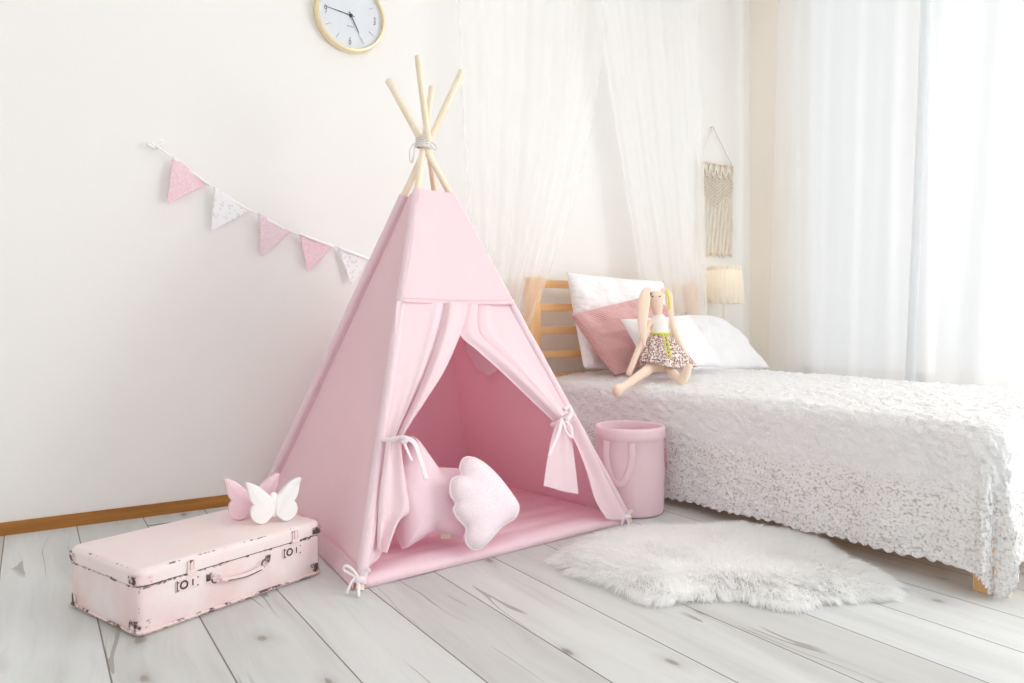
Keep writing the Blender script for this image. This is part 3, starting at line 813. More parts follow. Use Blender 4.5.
# ------------------------------------------------------------------ bunting on the wall
YW = YB - .030
bt = thing('bunting', 'string of pink, white and mauve pennants slung across the wall', 'bunting', at_y(158, 148, YW))
W_ = lambda x, y, dy=0: at_y(x, y, YW + dy)
cord = [W_(157, 147), W_(172, 157), W_(211, 186), W_(254, 212), W_(295, 233), W_(336, 246), W_(372, 259), W_(400, 268), W_(418, 274)]
MB().tube(smooth_curve(cord, 60), .0028, 6).build('cord', M['tape'], bt)
flags = [((172, 156), (209, 184), (167, 204), 'flag_p'), ((214, 187), (251, 211), (211, 231), 'flag_w'), ((258, 213), (291, 232), (260.5, 257), 'flag_l'), ((299, 233), (334, 246), (308, 272), 'flag_p'), ((338, 247), (371, 259), (351, 285), 'flag_w'), ((377, 260), (410, 271), (392, 300), 'flag_p')]
for i, (a, b, c_, mm) in enumerate(flags):
    A, B, Cc = W_(*a), W_(*b), W_(*c_); n = (B - A).cross(Cc - A).normalized(); N = 14
    rows = []
    for r in range(N + 1):
        f_ = r / N; l = A.lerp(Cc, f_); rr = B.lerp(Cc, f_)
        rows.append([l.lerp(rr, k / N) + Vector((0, -.006 * f_ - .004 * math.sin(5 * k / N + i) * (1 - f_) - .004 * math.sin(3 * f_ + i), 0)) for k in range(N + 1)])
    fl = MB().grid(rows).build('pennant', M[mm], bt)
    md = fl.modifiers.new('thickness', 'SOLIDIFY'); md.thickness = .0016
    tp = [W_(a[0], a[1] + .8, -.003).lerp(W_(b[0], b[1] + .8, -.003), k / 6) for k in range(7)]
    MB().tube(tp, .0055, 8, flat=.35, upv=Vector((0, 1, 0))).build('tape', M['tape'], bt)
k0 = W_(157, 147)
mb = MB()
mb.tube(smooth_curve([k0, k0 + Vector((-.02, -.004, .012)), k0 + Vector((-.030, -.004, .004)), k0 + Vector((-.012, -.004, -.004)), k0], 18), .0035, 6)
mb.tube(smooth_curve([k0, k0 + Vector((.008, -.004, .02)), k0 + Vector((.018, -.004, .026)), k0 + Vector((.020, -.004, .010)), k0], 18), .0032, 6)
mb.tube(smooth_curve([k0, k0 + Vector((-.02, .0, .003)), k0 + Vector((-.035, .004, .006))], 8), .004, 6)
mb.tube([k0 + Vector((-.004, 0, -.004)), k0 + Vector((.006, -.003, .005))], .008, 8)
mb.tube([k0 + Vector((0, .031, 0)), k0], .003, 6)
mb.build('knot', M['tape'], bt)

# ------------------------------------------------------------------ wall clock
ccx, ccz, cr = 1.183, 2.098, .160
ck = thing('wall_clock', 'round white wall clock with a pale brass rim on the wall', 'clock', (ccx, YB, ccz))
def ring_y(mb, prof, n=72):
    v = []; f = []; m = len(prof)
    for r, y in prof:
        for k in range(n):
            a = 2 * PI * k / n; v.append(Vector((ccx + r * math.cos(a), y, ccz + r * math.sin(a))))
    for i in range(m - 1):
        for k in range(n): f.append((i * n + k, i * n + (k + 1) % n, (i + 1) * n + (k + 1) % n, (i + 1) * n + k))
    return mb.add(v, f)
y0 = YB - .001
ring_y(MB(), [(cr - .012, y0), (cr, y0), (cr, y0 - .034), (cr - .003, y0 - .040), (cr - .010, y0 - .041), (cr - .013, y0 - .038), (cr - .014, y0 - .022)]).build('rim', M['gold'], ck, sharp=40)
yd = y0 - .022
mb = ring_y(MB(), [(.0005, yd), (cr * .5, yd), (cr - .013, yd)]); dl = mb.build('dial', M['dial'], ck)
def digit(ch, x, z, h, mat, parent, bold=.0):
    cu = bpy.data.curves.new('numeral', 'FONT'); cu.body = ch; cu.size = h; cu.align_x = 'CENTER'; cu.align_y = 'CENTER'; cu.extrude = .0006; cu.offset = bold
    o = bpy.data.objects.new('tmp', cu); C.objects.link(o)
    dg = bpy.context.evaluated_depsgraph_get(); dg.update()
    me = bpy.data.meshes.new_from_object(o.evaluated_get(dg)); bpy.data.objects.remove(o)
    R = Matrix.Translation(Vector((x, yd - .0012, z)) - WLOC[parent.name]) @ Matrix.Rotation(PI / 2, 4, 'X') @ Matrix.Diagonal((.75, 1.45, 1, 1)); me.transform(R)
    me.materials.clear(); me.materials.append(mat)
    ob = bpy.data.objects.new('numeral', me); C.objects.link(ob); ob.parent = parent; WLOC[ob.name] = WLOC[parent.name]; return ob
rot = math.radians(-1)
for k in range(1, 13):
    a = PI / 2 - k * PI / 6 + rot; rr = .113
    if k % 3 == 0: digit(str(k), ccx + rr * math.cos(a), ccz + rr * math.sin(a), .036, M['ink'], dl, -.0008)
    else:
        c, s = math.cos(a), math.sin(a)
        MB().tube([(ccx + .100 * c, yd - .001, ccz + .100 * s), (ccx + .128 * c, yd - .001, ccz + .128 * s)], .0010, 6).build('hour_mark', M['inkpale'], dl)
# small illegible grey line of print under the centre
mb = MB()
for i in range(6): mb.box((ccx - .016 + i * .0055, yd - .0012, ccz - .050), (ccx - .0125 + i * .0055, yd - .0004, ccz - .0455 + (.0015 if i % 3 == 0 else 0)))
mb.build('maker_print', M['inkpale'], dl, smooth=False)
def hand(name, ang_deg, l, w, tail):
    a = math.radians(90 - ang_deg); d = Vector((math.cos(a), 0, math.sin(a))); p = Vector((ccx, yd - .006, ccz))
    MB().tube([p - d * tail, p + d * l * .5, p + d * l], [w, w, w * .5], 8, flat=.4, upv=Vector((0, 1, 0))).build(name, M['ink'], ck)
hand('hour_hand', 152, .078, .0024, .014); hand('minute_hand', 277, .110, .0019, .016); hand('second_hand', 154, .128, .0009, .02)
ring_y(MB(), [(.0003, yd - .011), (.006, yd - .011), (.0065, yd)], 20).build('hub', M['ink'], ck)

# ------------------------------------------------------------------ bed
BX0, BX1, BY0, BY1 = 2.185, 3.22, .95, 2.97
bed = thing('bed', 'single bed with a slatted pine headboard under a white bedspread', 'bed', ((BX0 + BX1) / 2, (BY0 + BY1) / 2, 0))
hb = None
for x0, x1 in ((2.062, 2.128), (3.18, 3.245)):
    MB().box((x0, 2.975, 0), (x1, 3.035, .966), .004).build('headboard_post', M['pine_v'], bed, sharp=30)
for z0, z1 in ((.916, .955), (.797, .836), (.681, .719), (.560, .596), (.44, .478)):
    MB().box((2.12, 2.992, z0), (3.20, 3.020, z1), .003).build('headboard_slat', M['pine'], bed, sharp=30)
for x0, x1 in ((BX0 + .0, BX0 + .028), (BX1 - .028, BX1)):
    MB().box((x0, BY0, .155), (x1, 2.99, .275), .003).build('side_rail', mat_wood('pine_rail', lin(214, 166, 118), lin(228, 186, 140), 1), bed, sharp=30)
MB().box((BX0, BY0, .155), (BX1, BY0 + .028, .275), .003).build('foot_rail', M['pine'], bed, sharp=30)
for x in (BX0 + .003, BX1 - .058):
    MB().box((x, BY0 - .004, 0), (x + .055, BY0 + .05, .275), .004).build('leg', M['pine_v'], bed, sharp=30)
MB().box((BX0 + .02, BY0 + .02, .24), (BX1 - .02, 2.97, .272)).build('slat_base', M['pine'], bed, smooth=False)
mt = MB().box((BX0 + .004, BY0 + .01, .276), (BX1 - .004, 2.965, .450), .035, None, 4).build('mattress', M['mattress'], loc=((BX0 + BX1) / 2, 2, .276), sharp=60)
tag(mt, 'white mattress on the pine bed, hidden beneath the ruched bedspread', 'mattress')
# the ruched bedspread
R_ = .055; ZTOP = .488
sx0, sx1, sy0, sy1 = BX0 - .018, BX1 + .012, BY0 - .030, 2.965
ix0, ix1, iy0 = sx0 + R_, sx1 - R_, sy0 + R_
q_ = R_ * PI / 2
def edge(s):
    if s <= 0: return 0, 0
    if s < q_: return R_ * math.sin(s / R_), R_ * (1 - math.cos(s / R_))
    return R_, R_ + (s - q_)
st_ = .0092
near_drop_head, near_drop_foot, foot_drop, far_drop = .452, .398, .385, .35
na, nb, nc = int(.5 / st_), int((ix1 - ix0) / st_), int(.36 / st_)
us = [(-1, 1 - i / na) for i in range(na)] + [(0, i / nb) for i in range(nb)] + [(1, i / nc) for i in range(nc + 1)]
nd, ne = int(.42 / st_), int((sy1 - iy0) / st_)
vs_ = [(-1, 1 - i / nd) for i in range(nd)] + [(0, i / ne) for i in range(ne + 1)]
P = []
ext = q_ - R_
for jv, (vk, vf) in enumerate(vs_):
    row = []
    dy = vf * (foot_drop + ext) if vk == -1 else 0
    y = iy0 if vk == -1 else iy0 + (sy1 - iy0) * vf
    for iu, (uk, uf) in enumerate(us):
        fh = (y - iy0) / (sy1 - iy0)
        nd_ = near_drop_foot + (near_drop_head - near_drop_foot) * fh
        scal = .010 * abs(math.sin(jv * st_ * 78)) + .006 * noise.noise(Vector((jv * .35, 3, 1)))
        dx = uf * (nd_ + ext + scal) if uk == -1 else (uf * (far_drop + ext) if uk == 1 else 0)
        x = ix0 if uk == -1 else (ix1 if uk == 1 else ix0 + (ix1 - ix0) * uf)
        dyy = dy * (1 + .03 * abs(math.sin(iu * st_ * 78)))
        if dx and dyy:
            pn = 1.9; D = (dx ** pn + dyy ** pn) ** (1 / pn); hyp = math.hypot(dx, dyy); dirx, diry = dx / hyp, dyy / hyp
        else: D = dx + dyy; dirx, diry = (1, 0) if dx else (0, 1)
        o, dn = edge(D)
        sgn = -1 if uk == -1 else 1
        low_f = max(0, dn - .06) / .4
        fold = .010 * low_f * math.sin(jv * st_ * 21 + 1.5 * noise.noise(Vector((jv * .03, 0, 0)))) if uk else .008 * low_f * math.sin(iu * st_ * 23)
        if dx and dyy: fold += .022 * low_f * math.sin(3.2 * math.atan2(dyy, dx) * 2) + .012 * low_f
        cw = max(0, 1 - max(0, (x - ix0) + (0 if uk != -1 else 0)) / .40) ** 2 if uk < 1 else 0
        p = Vector((x + sgn * dirx * (o + fold), y - diry * (o + fold), ZTOP - dn - .022 * cw))
        nrm = Vector((sgn * dirx * min(1, o / R_), -diry * min(1, o / R_), max(0, 1 - o / R_)))
        nrm = nrm.normalized() if nrm.length > .01 else Vector((0, 0, 1))
        a, b = iu * st_, jv * st_
        w = noise.noise(Vector((a * 46, b * 30, 1.3))) * .55 + noise.noise(Vector((a * 85, b * 60, 7.1))) * .45
        w = abs(w) ** .75 * (1 if w > 0 else -.8)
        big = noise.noise(Vector((a * 5, b * 5, 4.4))) * .006
        p += nrm * (.0110 * w + big * (1 if not (dx or dyy) else .5))
        p += Vector((noise.noise(Vector((a * 60, b * 60, 2))), noise.noise(Vector((a * 60, b * 60, 12))), noise.noise(Vector((a * 60, b * 60, 22))))) * .003
        p.z = max(p.z, .006 + .004 * abs(w))
        row.append(p)
    P.append(row)
sp = MB().grid(P).build('bedspread', M['spread'], loc=((BX0 + BX1) / 2, 1.95, ZTOP))
tag(sp, 'white ruched bedspread with a scalloped hem draped over the bed', 'bedspread')

# ------------------------------------------------------------------ pillows
def pillow(name, corners, thick, mat, label, nu=48, pinch=.06, wr=.006, seed=0, pw=.42, drop=(0, 0)):
    tl, tr, br, bl = corners
    c = (tl + tr + br + bl) / 4; n = (tr - tl).cross(bl - tl).normalized()
    if n.dot(EYE - c) < 0: n = -n
    mb = MB(); uvs = []
    for side in (1, -1):
        P = []
        for i in range(nu + 1):
            row = []
            for j in range(nu + 1):
                u, v = j / nu * 2 - 1, i / nu * 2 - 1
                uu = u * (1 - pinch * (1 - v * v) ** 1.0 * abs(u) ** 2); vv = v * (1 - pinch * (1 - u * u) * abs(v) ** 2)
                p = (tl.lerp(tr, (uu + 1) / 2)).lerp(bl.lerp(br, (uu + 1) / 2), (vv + 1) / 2)
                e = max(0, (1 - u * u) * (1 - v * v))
                h = thick * e ** pw
                ed = min(1 - abs(u), 1 - abs(v))
                h += wr * fbm(p + Vector((seed, 0, 0)), 9, 3) * min(1, ed * 6)
                row.append(p + n * side * h); uvs.append((j / nu, i / nu))
            P.append(row)
        mb.grid(P)
    o = mb.build(name, mat, loc=Vector((c.x, c.y, ZTOP)), uvs=uvs); weld(o)
    return tag(o, label, 'pillow', 'pillows on the bed')
def lean_pl(y0, lean):
    n = Vector((0, 1, -lean)).normalized(); return Vector((2.5, y0, ZTOP)), n
def cor(pl, *px): return [on_plane(x, y, *pl) for x, y in px]
pl1 = lean_pl(2.82, .18)
pillow('pillow', cor(pl1, (566, 272), (664, 281), (668, 371), (584, 369)), .075, M['pillow_p'], 'big white puckered pillow upright against the pine headboard', pinch=.03, wr=.030, seed=1)
pl4 = lean_pl(2.66, .75)
pillow('pillow', cor(pl4, (676, 315), (722, 318), (770, 368), (692, 370)), .062, M['pillow_w'], 'plain white pillow at the far right, beside the lamp', pinch=-.02, wr=.022, seed=9, pw=.5)
pl2 = lean_pl(2.65, .42)
pillow('pillow', cor(pl2, (570, 314), (655, 294), (690, 352), (615, 376)), .075, M['pillow_k'], 'dusty pink ribbed cushion between the white pillows', pinch=.02, wr=.036, seed=4)
pl3 = lean_pl(2.45, .50)
pillow('pillow', cor(pl3, (620, 319), (688, 314), (724, 367), (648, 370)), .045, M['pillow_w'], 'small white pillow directly behind the doll', pinch=.06, wr=.018, seed=6)

# ------------------------------------------------------------------ rag doll (a long-eared rabbit)
def at_doll(px, py, d): return at_d(px, py, d - .07)
DB = at_doll(660, 372, 3.36)
doll = thing('rabbit_doll', 'long-eared cloth rabbit doll in a floral skirt sitting on the bed', 'doll', DB)
J = {'pelvis': (660, 364, 3.36, .034), 'waist': (660, 345, 3.40, .030), 'chest': (660, 328, 3.42, .036), 'neck': (658, 315, 3.42, .016), 'headb': (657, 307, 3.41, .030), 'headm': (656, 298, 3.405, .040), 'headt': (655.5, 290, 3.41, .028),
     'lh': (652, 367, 3.34, .026), 'lk': (636, 378, 3.235, .021), 'la': (623, 387, 3.175, .0185), 'lf': (617, 391, 3.145, .021), 'lt': (616.5, 384, 3.135, .018), 'lb': (615, 397, 3.15, .019),
     'rh': (668, 367, 3.36, .026), 'rk': (675, 375, 3.26, .021), 'ra': (681, 379, 3.20, .018), 'rf': (684.5, 378, 3.165, .020), 'rt': (690, 363, 3.15, .016), 'rb': (682.5, 385, 3.165, .018),
     'ls': (649, 322, 3.41, .018), 'le': (640, 346, 3.37, .0155), 'lw': (631, 368, 3.32, .0145), 'ld': (628, 376, 3.31, .015),
     'rs': (671, 323, 3.42, .018), 're': (680, 344, 3.37, .0155), 'rw': (688, 362, 3.32, .0145), 'rd': (691, 369, 3.31, .014)}
E = [('pelvis', 'waist'), ('waist', 'chest'), ('chest', 'neck'), ('neck', 'headb'), ('headb', 'headm'), ('headm', 'headt'), ('pelvis', 'lh'), ('lh', 'lk'), ('lk', 'la'), ('la', 'lf'), ('lf', 'lt'), ('lf', 'lb'),
     ('pelvis', 'rh'), ('rh', 'rk'), ('rk', 'ra'), ('ra', 'rf'), ('rf', 'rt'), ('rf', 'rb'), ('chest', 'ls'), ('ls', 'le'), ('le', 'lw'), ('lw', 'ld'), ('chest', 'rs'), ('rs', 're'), ('re', 'rw'), ('rw', 'rd')]
ks = list(J); me = bpy.data.meshes.new('body')
me.from_pydata([at_doll(*J[k][:3]) - DB for k in ks], [(ks.index(a), ks.index(b)) for a, b in E], [])
bd = bpy.data.objects.new('body', me); C.objects.link(bd); bd.parent = doll; WLOC[bd.name] = DB
sk = bd.modifiers.new('skin', 'SKIN'); sk.use_smooth_shade = True
for i, k in enumerate(ks):
    me.skin_vertices[0].data[i].radius = (J[k][3], J[k][3]); me.skin_vertices[0].data[i].use_root = (k == 'pelvis')
ss = bd.modifiers.new('subsurf', 'SUBSURF'); ss.levels = 2; ss.render_levels = 2
me.materials.append(M['skin'])
def ear(pts, wid, name='ear'):
    mb = MB(); c = smooth_curve([at_doll(*p) for p in pts], 26)
    rad = [wid * max(.28, math.sin(PI * (.18 + .80 * i / 25)) ** .8) for i in range(26)]
    rad[-1] *= .4
    mb.tube(c, rad, 14, flat=.30, upv=-FWD); return mb.build(name, M['skin'], doll)
ear([(651, 291, 3.40), (646, 294.5, 3.38), (643, 310, 3.36), (642.5, 328, 3.345), (644.5, 347, 3.34)], .027)
ear([(661, 290, 3.41), (668.5, 294, 3.41), (670, 308, 3.40), (672, 320, 3.39), (674, 331, 3.375)], .016)
mb = MB(); mb.tube(smooth_curve([at_doll(666, 290, 3.375), at_doll(669, 299, 3.365), at_doll(669.5, 309, 3.365)], 12), .0055, 6, flat=.3, upv=-FWD)
mb.build('ear_ribbon', M['lime'], doll)['label'] = 'yellow-green ribbon by the ear'
# bodice and gathered skirt
fc_d = (at_doll(650, 366, 3.2) - at_doll(660, 366, 3.4)); fc_d.z = 0
wst, nck = at_doll(660.5, 334, 3.41), at_doll(659, 313.5, 3.42)
P = []
for i in range(9):
    f_ = i / 8; c = wst.lerp(nck, f_); r = .042 - .004 * f_ - .022 * max(0, f_ - .7) / .3; row = []
    for k in range(33):
        a = 2 * PI * k / 32; row.append(c + RGT * (r * 1.05 * math.cos(a)) - FWD * (r * .85 * math.sin(a)))
    P.append(row)
MB().grid(P).build('bodice', M['bodice'], doll)['label'] = 'white bodice'
hipc = at_doll(663, 363, 3.36)
P = []
for i in range(16):
    f_ = i / 15; c = wst.lerp(hipc, f_) + RGT * .020 * f_ ; r = .036 + .062 * f_ ** .75; row = []
    for k in range(73):
        a = 2 * PI * k / 72
        rr = r * (1 + .09 * f_ * math.sin(11 * a + .7) + .05 * f_ * math.sin(5 * a))
        p = c + RGT * (rr * 1.22 * math.cos(a)) - FWD * (rr * .95 * math.sin(a)) + UP * (.010 * f_ * math.sin(3 * a) - .018 * f_ * f_ * max(0, math.cos(a - .2)))
        p.z = max(p.z, ZTOP + .012)
        row.append(p)
    P.append(row)
skt = MB().grid(P).build('skirt', M['skirt_print'], doll); skt['label'] = 'brown and rose floral gathered skirt'
mb = MB(); bl_ = wst + UP * .002
mb.tube([bl_ + RGT * (.0455 * math.cos(a)) - FWD * (.0385 * math.sin(a)) for a in [2 * PI * k / 28 for k in range(28)]], .005, 6, closed=True)
fr_ = bl_ - FWD * .040
for dx, l in ((.002, .0), (.017, .0)):
    mb.tube(smooth_curve([fr_ + RGT * dx, fr_ + RGT * (dx + .003) - FWD * .046 - UP * .05, fr_ + RGT * (dx + .006) - FWD * .074 - UP * .105, fr_ + RGT * (dx + .008) - FWD * .078 - UP * .138], 16), .0034, 6, flat=.35, upv=-FWD)
mb.build('sash', M['lime'], doll)['label'] = 'yellow-green sash with two long tails'
fh = at_doll(656, 298, 3.405)
for dx in (-.022, .010):
    MB().lathe([(.0004, -.0035), (.0032, -.002), (.0038, 0), (.0032, .002), (.0004, .0035)], fh - FWD * .0345 + RGT * dx + UP * .006, 10).build('eye', M['dark'], doll)
MB().tube([fh - FWD * .036 + RGT * (-.012 + .012 * k / 4) - UP * (.012 + .003 * math.sin(PI * k / 4)) for k in range(5)], .0012, 5).build('mouth', M['rosy'], doll)
mb = MB(); hf = fh + RGT * -.034 + UP * .014 - FWD * .018
for i in range(5): mb.tube([hf + UP * .01 + RGT * .002 * i, hf + RGT * (-.006 + .003 * i) - UP * .012], .0022, 5)
mb.build('hair_wisp', M['dark'], doll)['label'] = 'dark wisp at the temple'

# ------------------------------------------------------------------ storage basket
BC = Vector((1.976, 2.162, 0))
bk = thing('storage_basket', 'round pink fabric storage basket between teepee and bed', 'basket', BC)
def wob(a, z): return 1 + .012 * math.sin(2 * a + 1) * z / .3 + .010 * math.sin(3 * a + z * 9) + .006 * math.sin(z * 60 + 2 * math.sin(a))
r = .134
prof = [(.001, .004), (r * .5, .003), (r - .012, .002), (r - .003, .006), (r, .016), (r + .001, .10), (r + .003, .16), (r, .22), (r - .001, .292), (r + .003, .297), (r + .0045, .31), (r + .0045, .328), (r + .001, .337), (r - .006, .339), (r - .011, .333), (r - .012, .31), (r - .010, .28), (r - .011, .02), (.001, .016)]
MB().lathe(prof, BC, 72, wob=wob).build('body', M['basket'], bk, sharp=70)
MB().lathe([(r + .0035, .294), (r + .0052, .2955), (r + .0035, .297)], BC, 72, wob=wob).build('rim_seam', M['basket'], bk)
a = math.radians(62); pin = BC + Vector(((r - .012) * math.cos(a), (r - .012) * math.sin(a), 0))
MB().tube([pin + UP * z for z in (.03, .1, .2, .30, .334)], .0035, 6).build('inside_seam', M['basket'], bk)
def strap(a_deg, spread, l, w):
    mb = MB(); pts = []
    for s in (-1, 1):
        aa = math.radians(a_deg + s * spread); d = Vector((math.cos(aa), math.sin(aa), 0)); pts.append((BC + d * (r + .007), d))
    mid_d = Vector((math.cos(math.radians(a_deg)), math.sin(math.radians(a_deg)), 0))
    (p1, d1), (p2, d2) = pts
    path = [p1 + UP * .292, p1 + UP * (.292 - l * .5) + d1 * .004, p1.lerp(p2, .28) + UP * (.292 - l) + mid_d * .010, p1.lerp(p2, .72) + UP * (.292 - l) + mid_d * .010, p2 + UP * (.292 - l * .5) + d2 * .004, p2 + UP * .292]
    mb.tube(smooth_curve(path, 30), w, 10, flat=.16, upv=mid_d)
    return mb.build('handle', M['sleeve'], bk)
strap(210, 20, .15, .013)
strap(-30, 12, .11, .014)

# ------------------------------------------------------------------ lamp and bedside table
LX, LY = 3.465, 2.965
ns = thing('bedside_table', 'small white bedside table hidden behind the pillows under the lamp', 'table', (LX, LY, 0))
MB().box((LX - .115, LY - .13, .545), (LX + .125, LY + .07, .565), .004).build('table_top', M['white_paint'], ns, sharp=30)
MB().box((LX - .105, LY - .12, .44), (LX + .115, LY + .06, .545), .003).build('drawer_box', M['white_paint'], ns, sharp=30)
for sx in (-1, 1):
    for sy in (-1, 1): MB().box((LX + sx * .09 - .015, LY - .03 + sy * .075 - .015, 0), (LX + sx * .09 + .015, LY - .03 + sy * .075 + .015, .44), .003).build('leg', M['white_paint'], ns, sharp=30)
LC = at_d(722, 300, LY / .6787); LX2, LY2 = LC.x, LC.y
lp = thing('table_lamp', 'small table lamp with a gathered cream shade beside the curtain', 'lamp', (LX, LY, .565))
zb = .565
MB().lathe([(.001, 0), (.055, 0), (.058, .006), (.050, .014), (.020, .022), (.012, .04), (.010, .09), (.013, .11), (.010, .13), (.009, .26), (.012, .30)], (LX, LY, zb), 32).build('stand', M['white_paint'], lp)
zs = .862
def gath(a, z): return 1 + .018 * math.sin(26 * a) + .008 * math.sin(9 * a)
shd = MB().lathe([(.115, zs), (.112, zs + .06), (.107, zs + .12), (.099, zs + .175), (.096, zs + .200), (.094, zs + .205)], (LX, LY, 0), 104, wob=gath).build('lamp_shade', M['shade'], lp)
MB().lathe([(.119, zs - .012), (.120, zs + .008), (.116, zs + .024)], (LX, LY, 0), 104, wob=lambda a, z: 1 + .028 * math.sin(22 * a)).build('lace_trim', M['lace'], shd)
MB().lathe([(.0995, zs + .186), (.101, zs + .198), (.0975, zs + .210)], (LX, LY, 0), 104, wob=lambda a, z: 1 + .022 * math.sin(22 * a)).build('lace_trim', M['lace'], shd)
t = NT('bulb_glow'); M['bulb'] = t.done(t.n('ShaderNodeEmission', {0: lin(255, 226, 180), 1: 1.1}).outputs[0])
MB().lathe([(.0005, zs + .135), (.016, zs + .130), (.026, zs + .108), (.022, zs + .085), (.012, zs + .065), (.011, zs + .03), (.0005, zs + .028)], (LX, LY, 0), 20).build('bulb', M['bulb'], lp)
MB().tube([(LX, LY, zb + .30), (LX, LY, zs + .03)], .010, 10).build('socket', M['white_paint'], lp)
for k in range(3):
    a = 2 * PI * k / 3; MB().tube([(LX, LY, zs + .035), (LX + .112 * math.cos(a), LY + .112 * math.sin(a), zs + .03)], .0015, 5).build('spider', M['white_paint'], lp)

# ------------------------------------------------------------------ macrame hanging
ym = YB - .018
mx0, mx1 = 3.385, 3.703; mz1, mz0 = 1.722, 1.150
mc = thing('macrame_hanging', 'cream knotted macrame wall hanging on a thin dowel near the window', 'wall hanging', ((mx0 + mx1) / 2, YB, mz1))
MB().tube([(mx0 - .016, ym, mz1), (mx1 + .016, ym, mz1)], .006, 10).build('dowel', M['dowel'], mc)
ap = at_y(713, 127, ym)
mb = MB().tube([(mx0 - .004, ym - .002, mz1), ap], .0026, 6).tube([ap, (mx1 + .004, ym - .002, mz1)], .0026, 6)
mb.tube([ap + Vector((0, .018, 0)), ap + Vector((0, -.006, 0))], .004, 8); mb.build('hanging_cord', M['macrame'], mc)
mb = MB(); ncd = 34; rn = random.Random(3)
for i in range(ncd):
    x = mx0 + (mx1 - mx0) * (i + .5) / ncd
    zb_ = mz0 + rn.uniform(-.012, .014); pts = []
    for k in range(22):
        f_ = k / 21; pts.append((x + .0016 * math.sin(k * 1.3 + i), ym - .004 - .002 * math.sin(i * 1.7 + k * .6), mz1 - .01 + (zb_ - mz1 + .01) * f_))
    mb.tube(pts, .0041, 6)
mb.build('fringe', M['macrame'], mc)
mb = MB(); mid = (mx0 + mx1) / 2; hw = (mx1 - mx0) / 2
# scalloped loops at the top
for i in range(6):
    x = mx0 + (mx1 - mx0) * (i + .5) / 6; w = hw / 6
    for s in (0, .020):
        mb.tube(smooth_curve([(x - w, ym - .011, mz1 - .004 - s), (x - w * .5, ym - .013, mz1 - .05 - s), (x, ym - .013, mz1 - .070 - s), (x + w * .5, ym - .013, mz1 - .05 - s), (x + w, ym - .011, mz1 - .004 - s)], 14), .0045, 6)
    mb.lathe([(.0005, -.012), (.009, -.006), (.010, 0), (.009, .006), (.0005, .012)], (x, ym - .014, mz1 - .085), 8)
mb.build('knotted_scallops', M['macrame'], mc)
mb = MB()
# diagonal ribs running down to a point
for i in range(9):
    for sd in (-1, 1):
        c0_ = mz1 - .105 + .75 * hw - (.75 * hw + .048) * (i / 8)
        pts = []
        for k in range(25):
            u = hw * k / 24; z = c0_ - .75 * u
            if mz1 - .150 - .235 * u / hw <= z <= mz1 - .092: pts.append((mid + sd * (hw - u), ym - .0115 - .001 * math.sin(k), z))
        if len(pts) > 2: mb.tube(pts, .0038, 6)
mb.build('diagonal_ribs', M['macrame'], mc)

# ------------------------------------------------------------------ canopy over the bed head
def sheet(top, bot, z0, z1, amp, waves, NU=150, NV=60, phase=0.0, ybase=3.03, mid=None, pinch=1.0, seed=0):
    P = []
    for i in range(NV + 1):
        v = i / NV; z = z1 + (z0 - z1) * v; row = []
        e = v ** pinch
        l = top[0] + (bot[0] - top[0]) * e; r = top[1] + (bot[1] - top[1]) * e
        for j in range(NU + 1):
            u = j / NU; x = l + (r - l) * u
            uu = u + .03 * noise.noise(Vector((u * 4, v * 1.2, seed)))
            y = ybase[0] + (ybase[1] - ybase[0]) * v ** .6 + amp * (.5 + .5 * v) * math.sin(2 * PI * waves * uu + phase + .7 * math.sin(3 * v)) + .3 * amp * math.sin(2 * PI * waves * 2.3 * uu + 1.3) + .012 * noise.noise(Vector((u * 6, v * 2, seed + 5)))
            row.append(Vector((x, y, z)))
        P.append(row)
    return P
mb = MB().grid(sheet((1.66, 2.62), (1.76, 2.0), .66, 2.93, .010, 5, ybase=(3.06, 2.94), pinch=2.0, seed=1))
cn = mb.build('bed_canopy', M['sheer'], loc=(2.15, 3.04, .66)); 
tag(cn, 'sheer white canopy panel falling behind the teepee to the headboard', 'canopy', 'canopy panels over the bed')
mb = MB().grid(sheet((2.46, 3.30), (2.875, 3.318), .56, 2.93, .008, 5, phase=1, ybase=(3.05, 2.952), pinch=1.2, seed=2))
M['sheer2'] = sheer('tulle_doubled', lin(252, 252, 251), 0.70, 0.4, 0.0)
cn2 = mb.build('bed_canopy', M['sheer2'], loc=(3.0, 3.05, .52))
tag(cn2, 'sheer white canopy panel falling behind the pillows and the doll', 'canopy', 'canopy panels over the bed')
cr_ = thing('canopy_rail', 'thin white rail above the bed head carrying the canopy', 'rail', (2.6, 3.05, 2.94))
MB().tube([(1.62, 3.05, 2.945), (3.55, 3.05, 2.945)], .008, 10).build('rod', M['white_paint'], cr_)
for x in (1.7, 3.45): MB().tube([(x, 3.05, 2.945), (x, 3.05, 3.0)], .005, 8).build('bracket', M['white_paint'], cr_)

# ------------------------------------------------------------------ window curtains
def drape(ytop, ybot, z0, z1, amp, waves, xb, seed, NU=220, NV=50):
    P = []
    for i in range(NV + 1):
        v = i / NV; z = z1 + (z0 - z1) * v; row = []
        a0 = ytop[0] + (ybot[0] - ytop[0]) * v; a1 = ytop[1] + (ybot[1] - ytop[1]) * v
        for j in range(NU + 1):
            u = j / NU; uu = u + .025 * noise.noise(Vector((u * 5, v * .8, seed)))
            x = xb + amp * (.6 + .4 * v) * math.sin(2 * PI * waves * uu + .5 * math.sin(2.5 * v + seed)) + amp * .3 * math.sin(2 * PI * waves * 2.17 * uu + seed)
            row.append(Vector((x, a0 + (a1 - a0) * u, z)))
        P.append(row)
    return P
c1 = MB().grid(drape((2.84, 1.93), (2.93, 2.02), .03, 2.93, 0.0065, 4, XR - .09, 1)).build('curtain', M['curtain'], loc=(XR - .09, 2.4, .03))
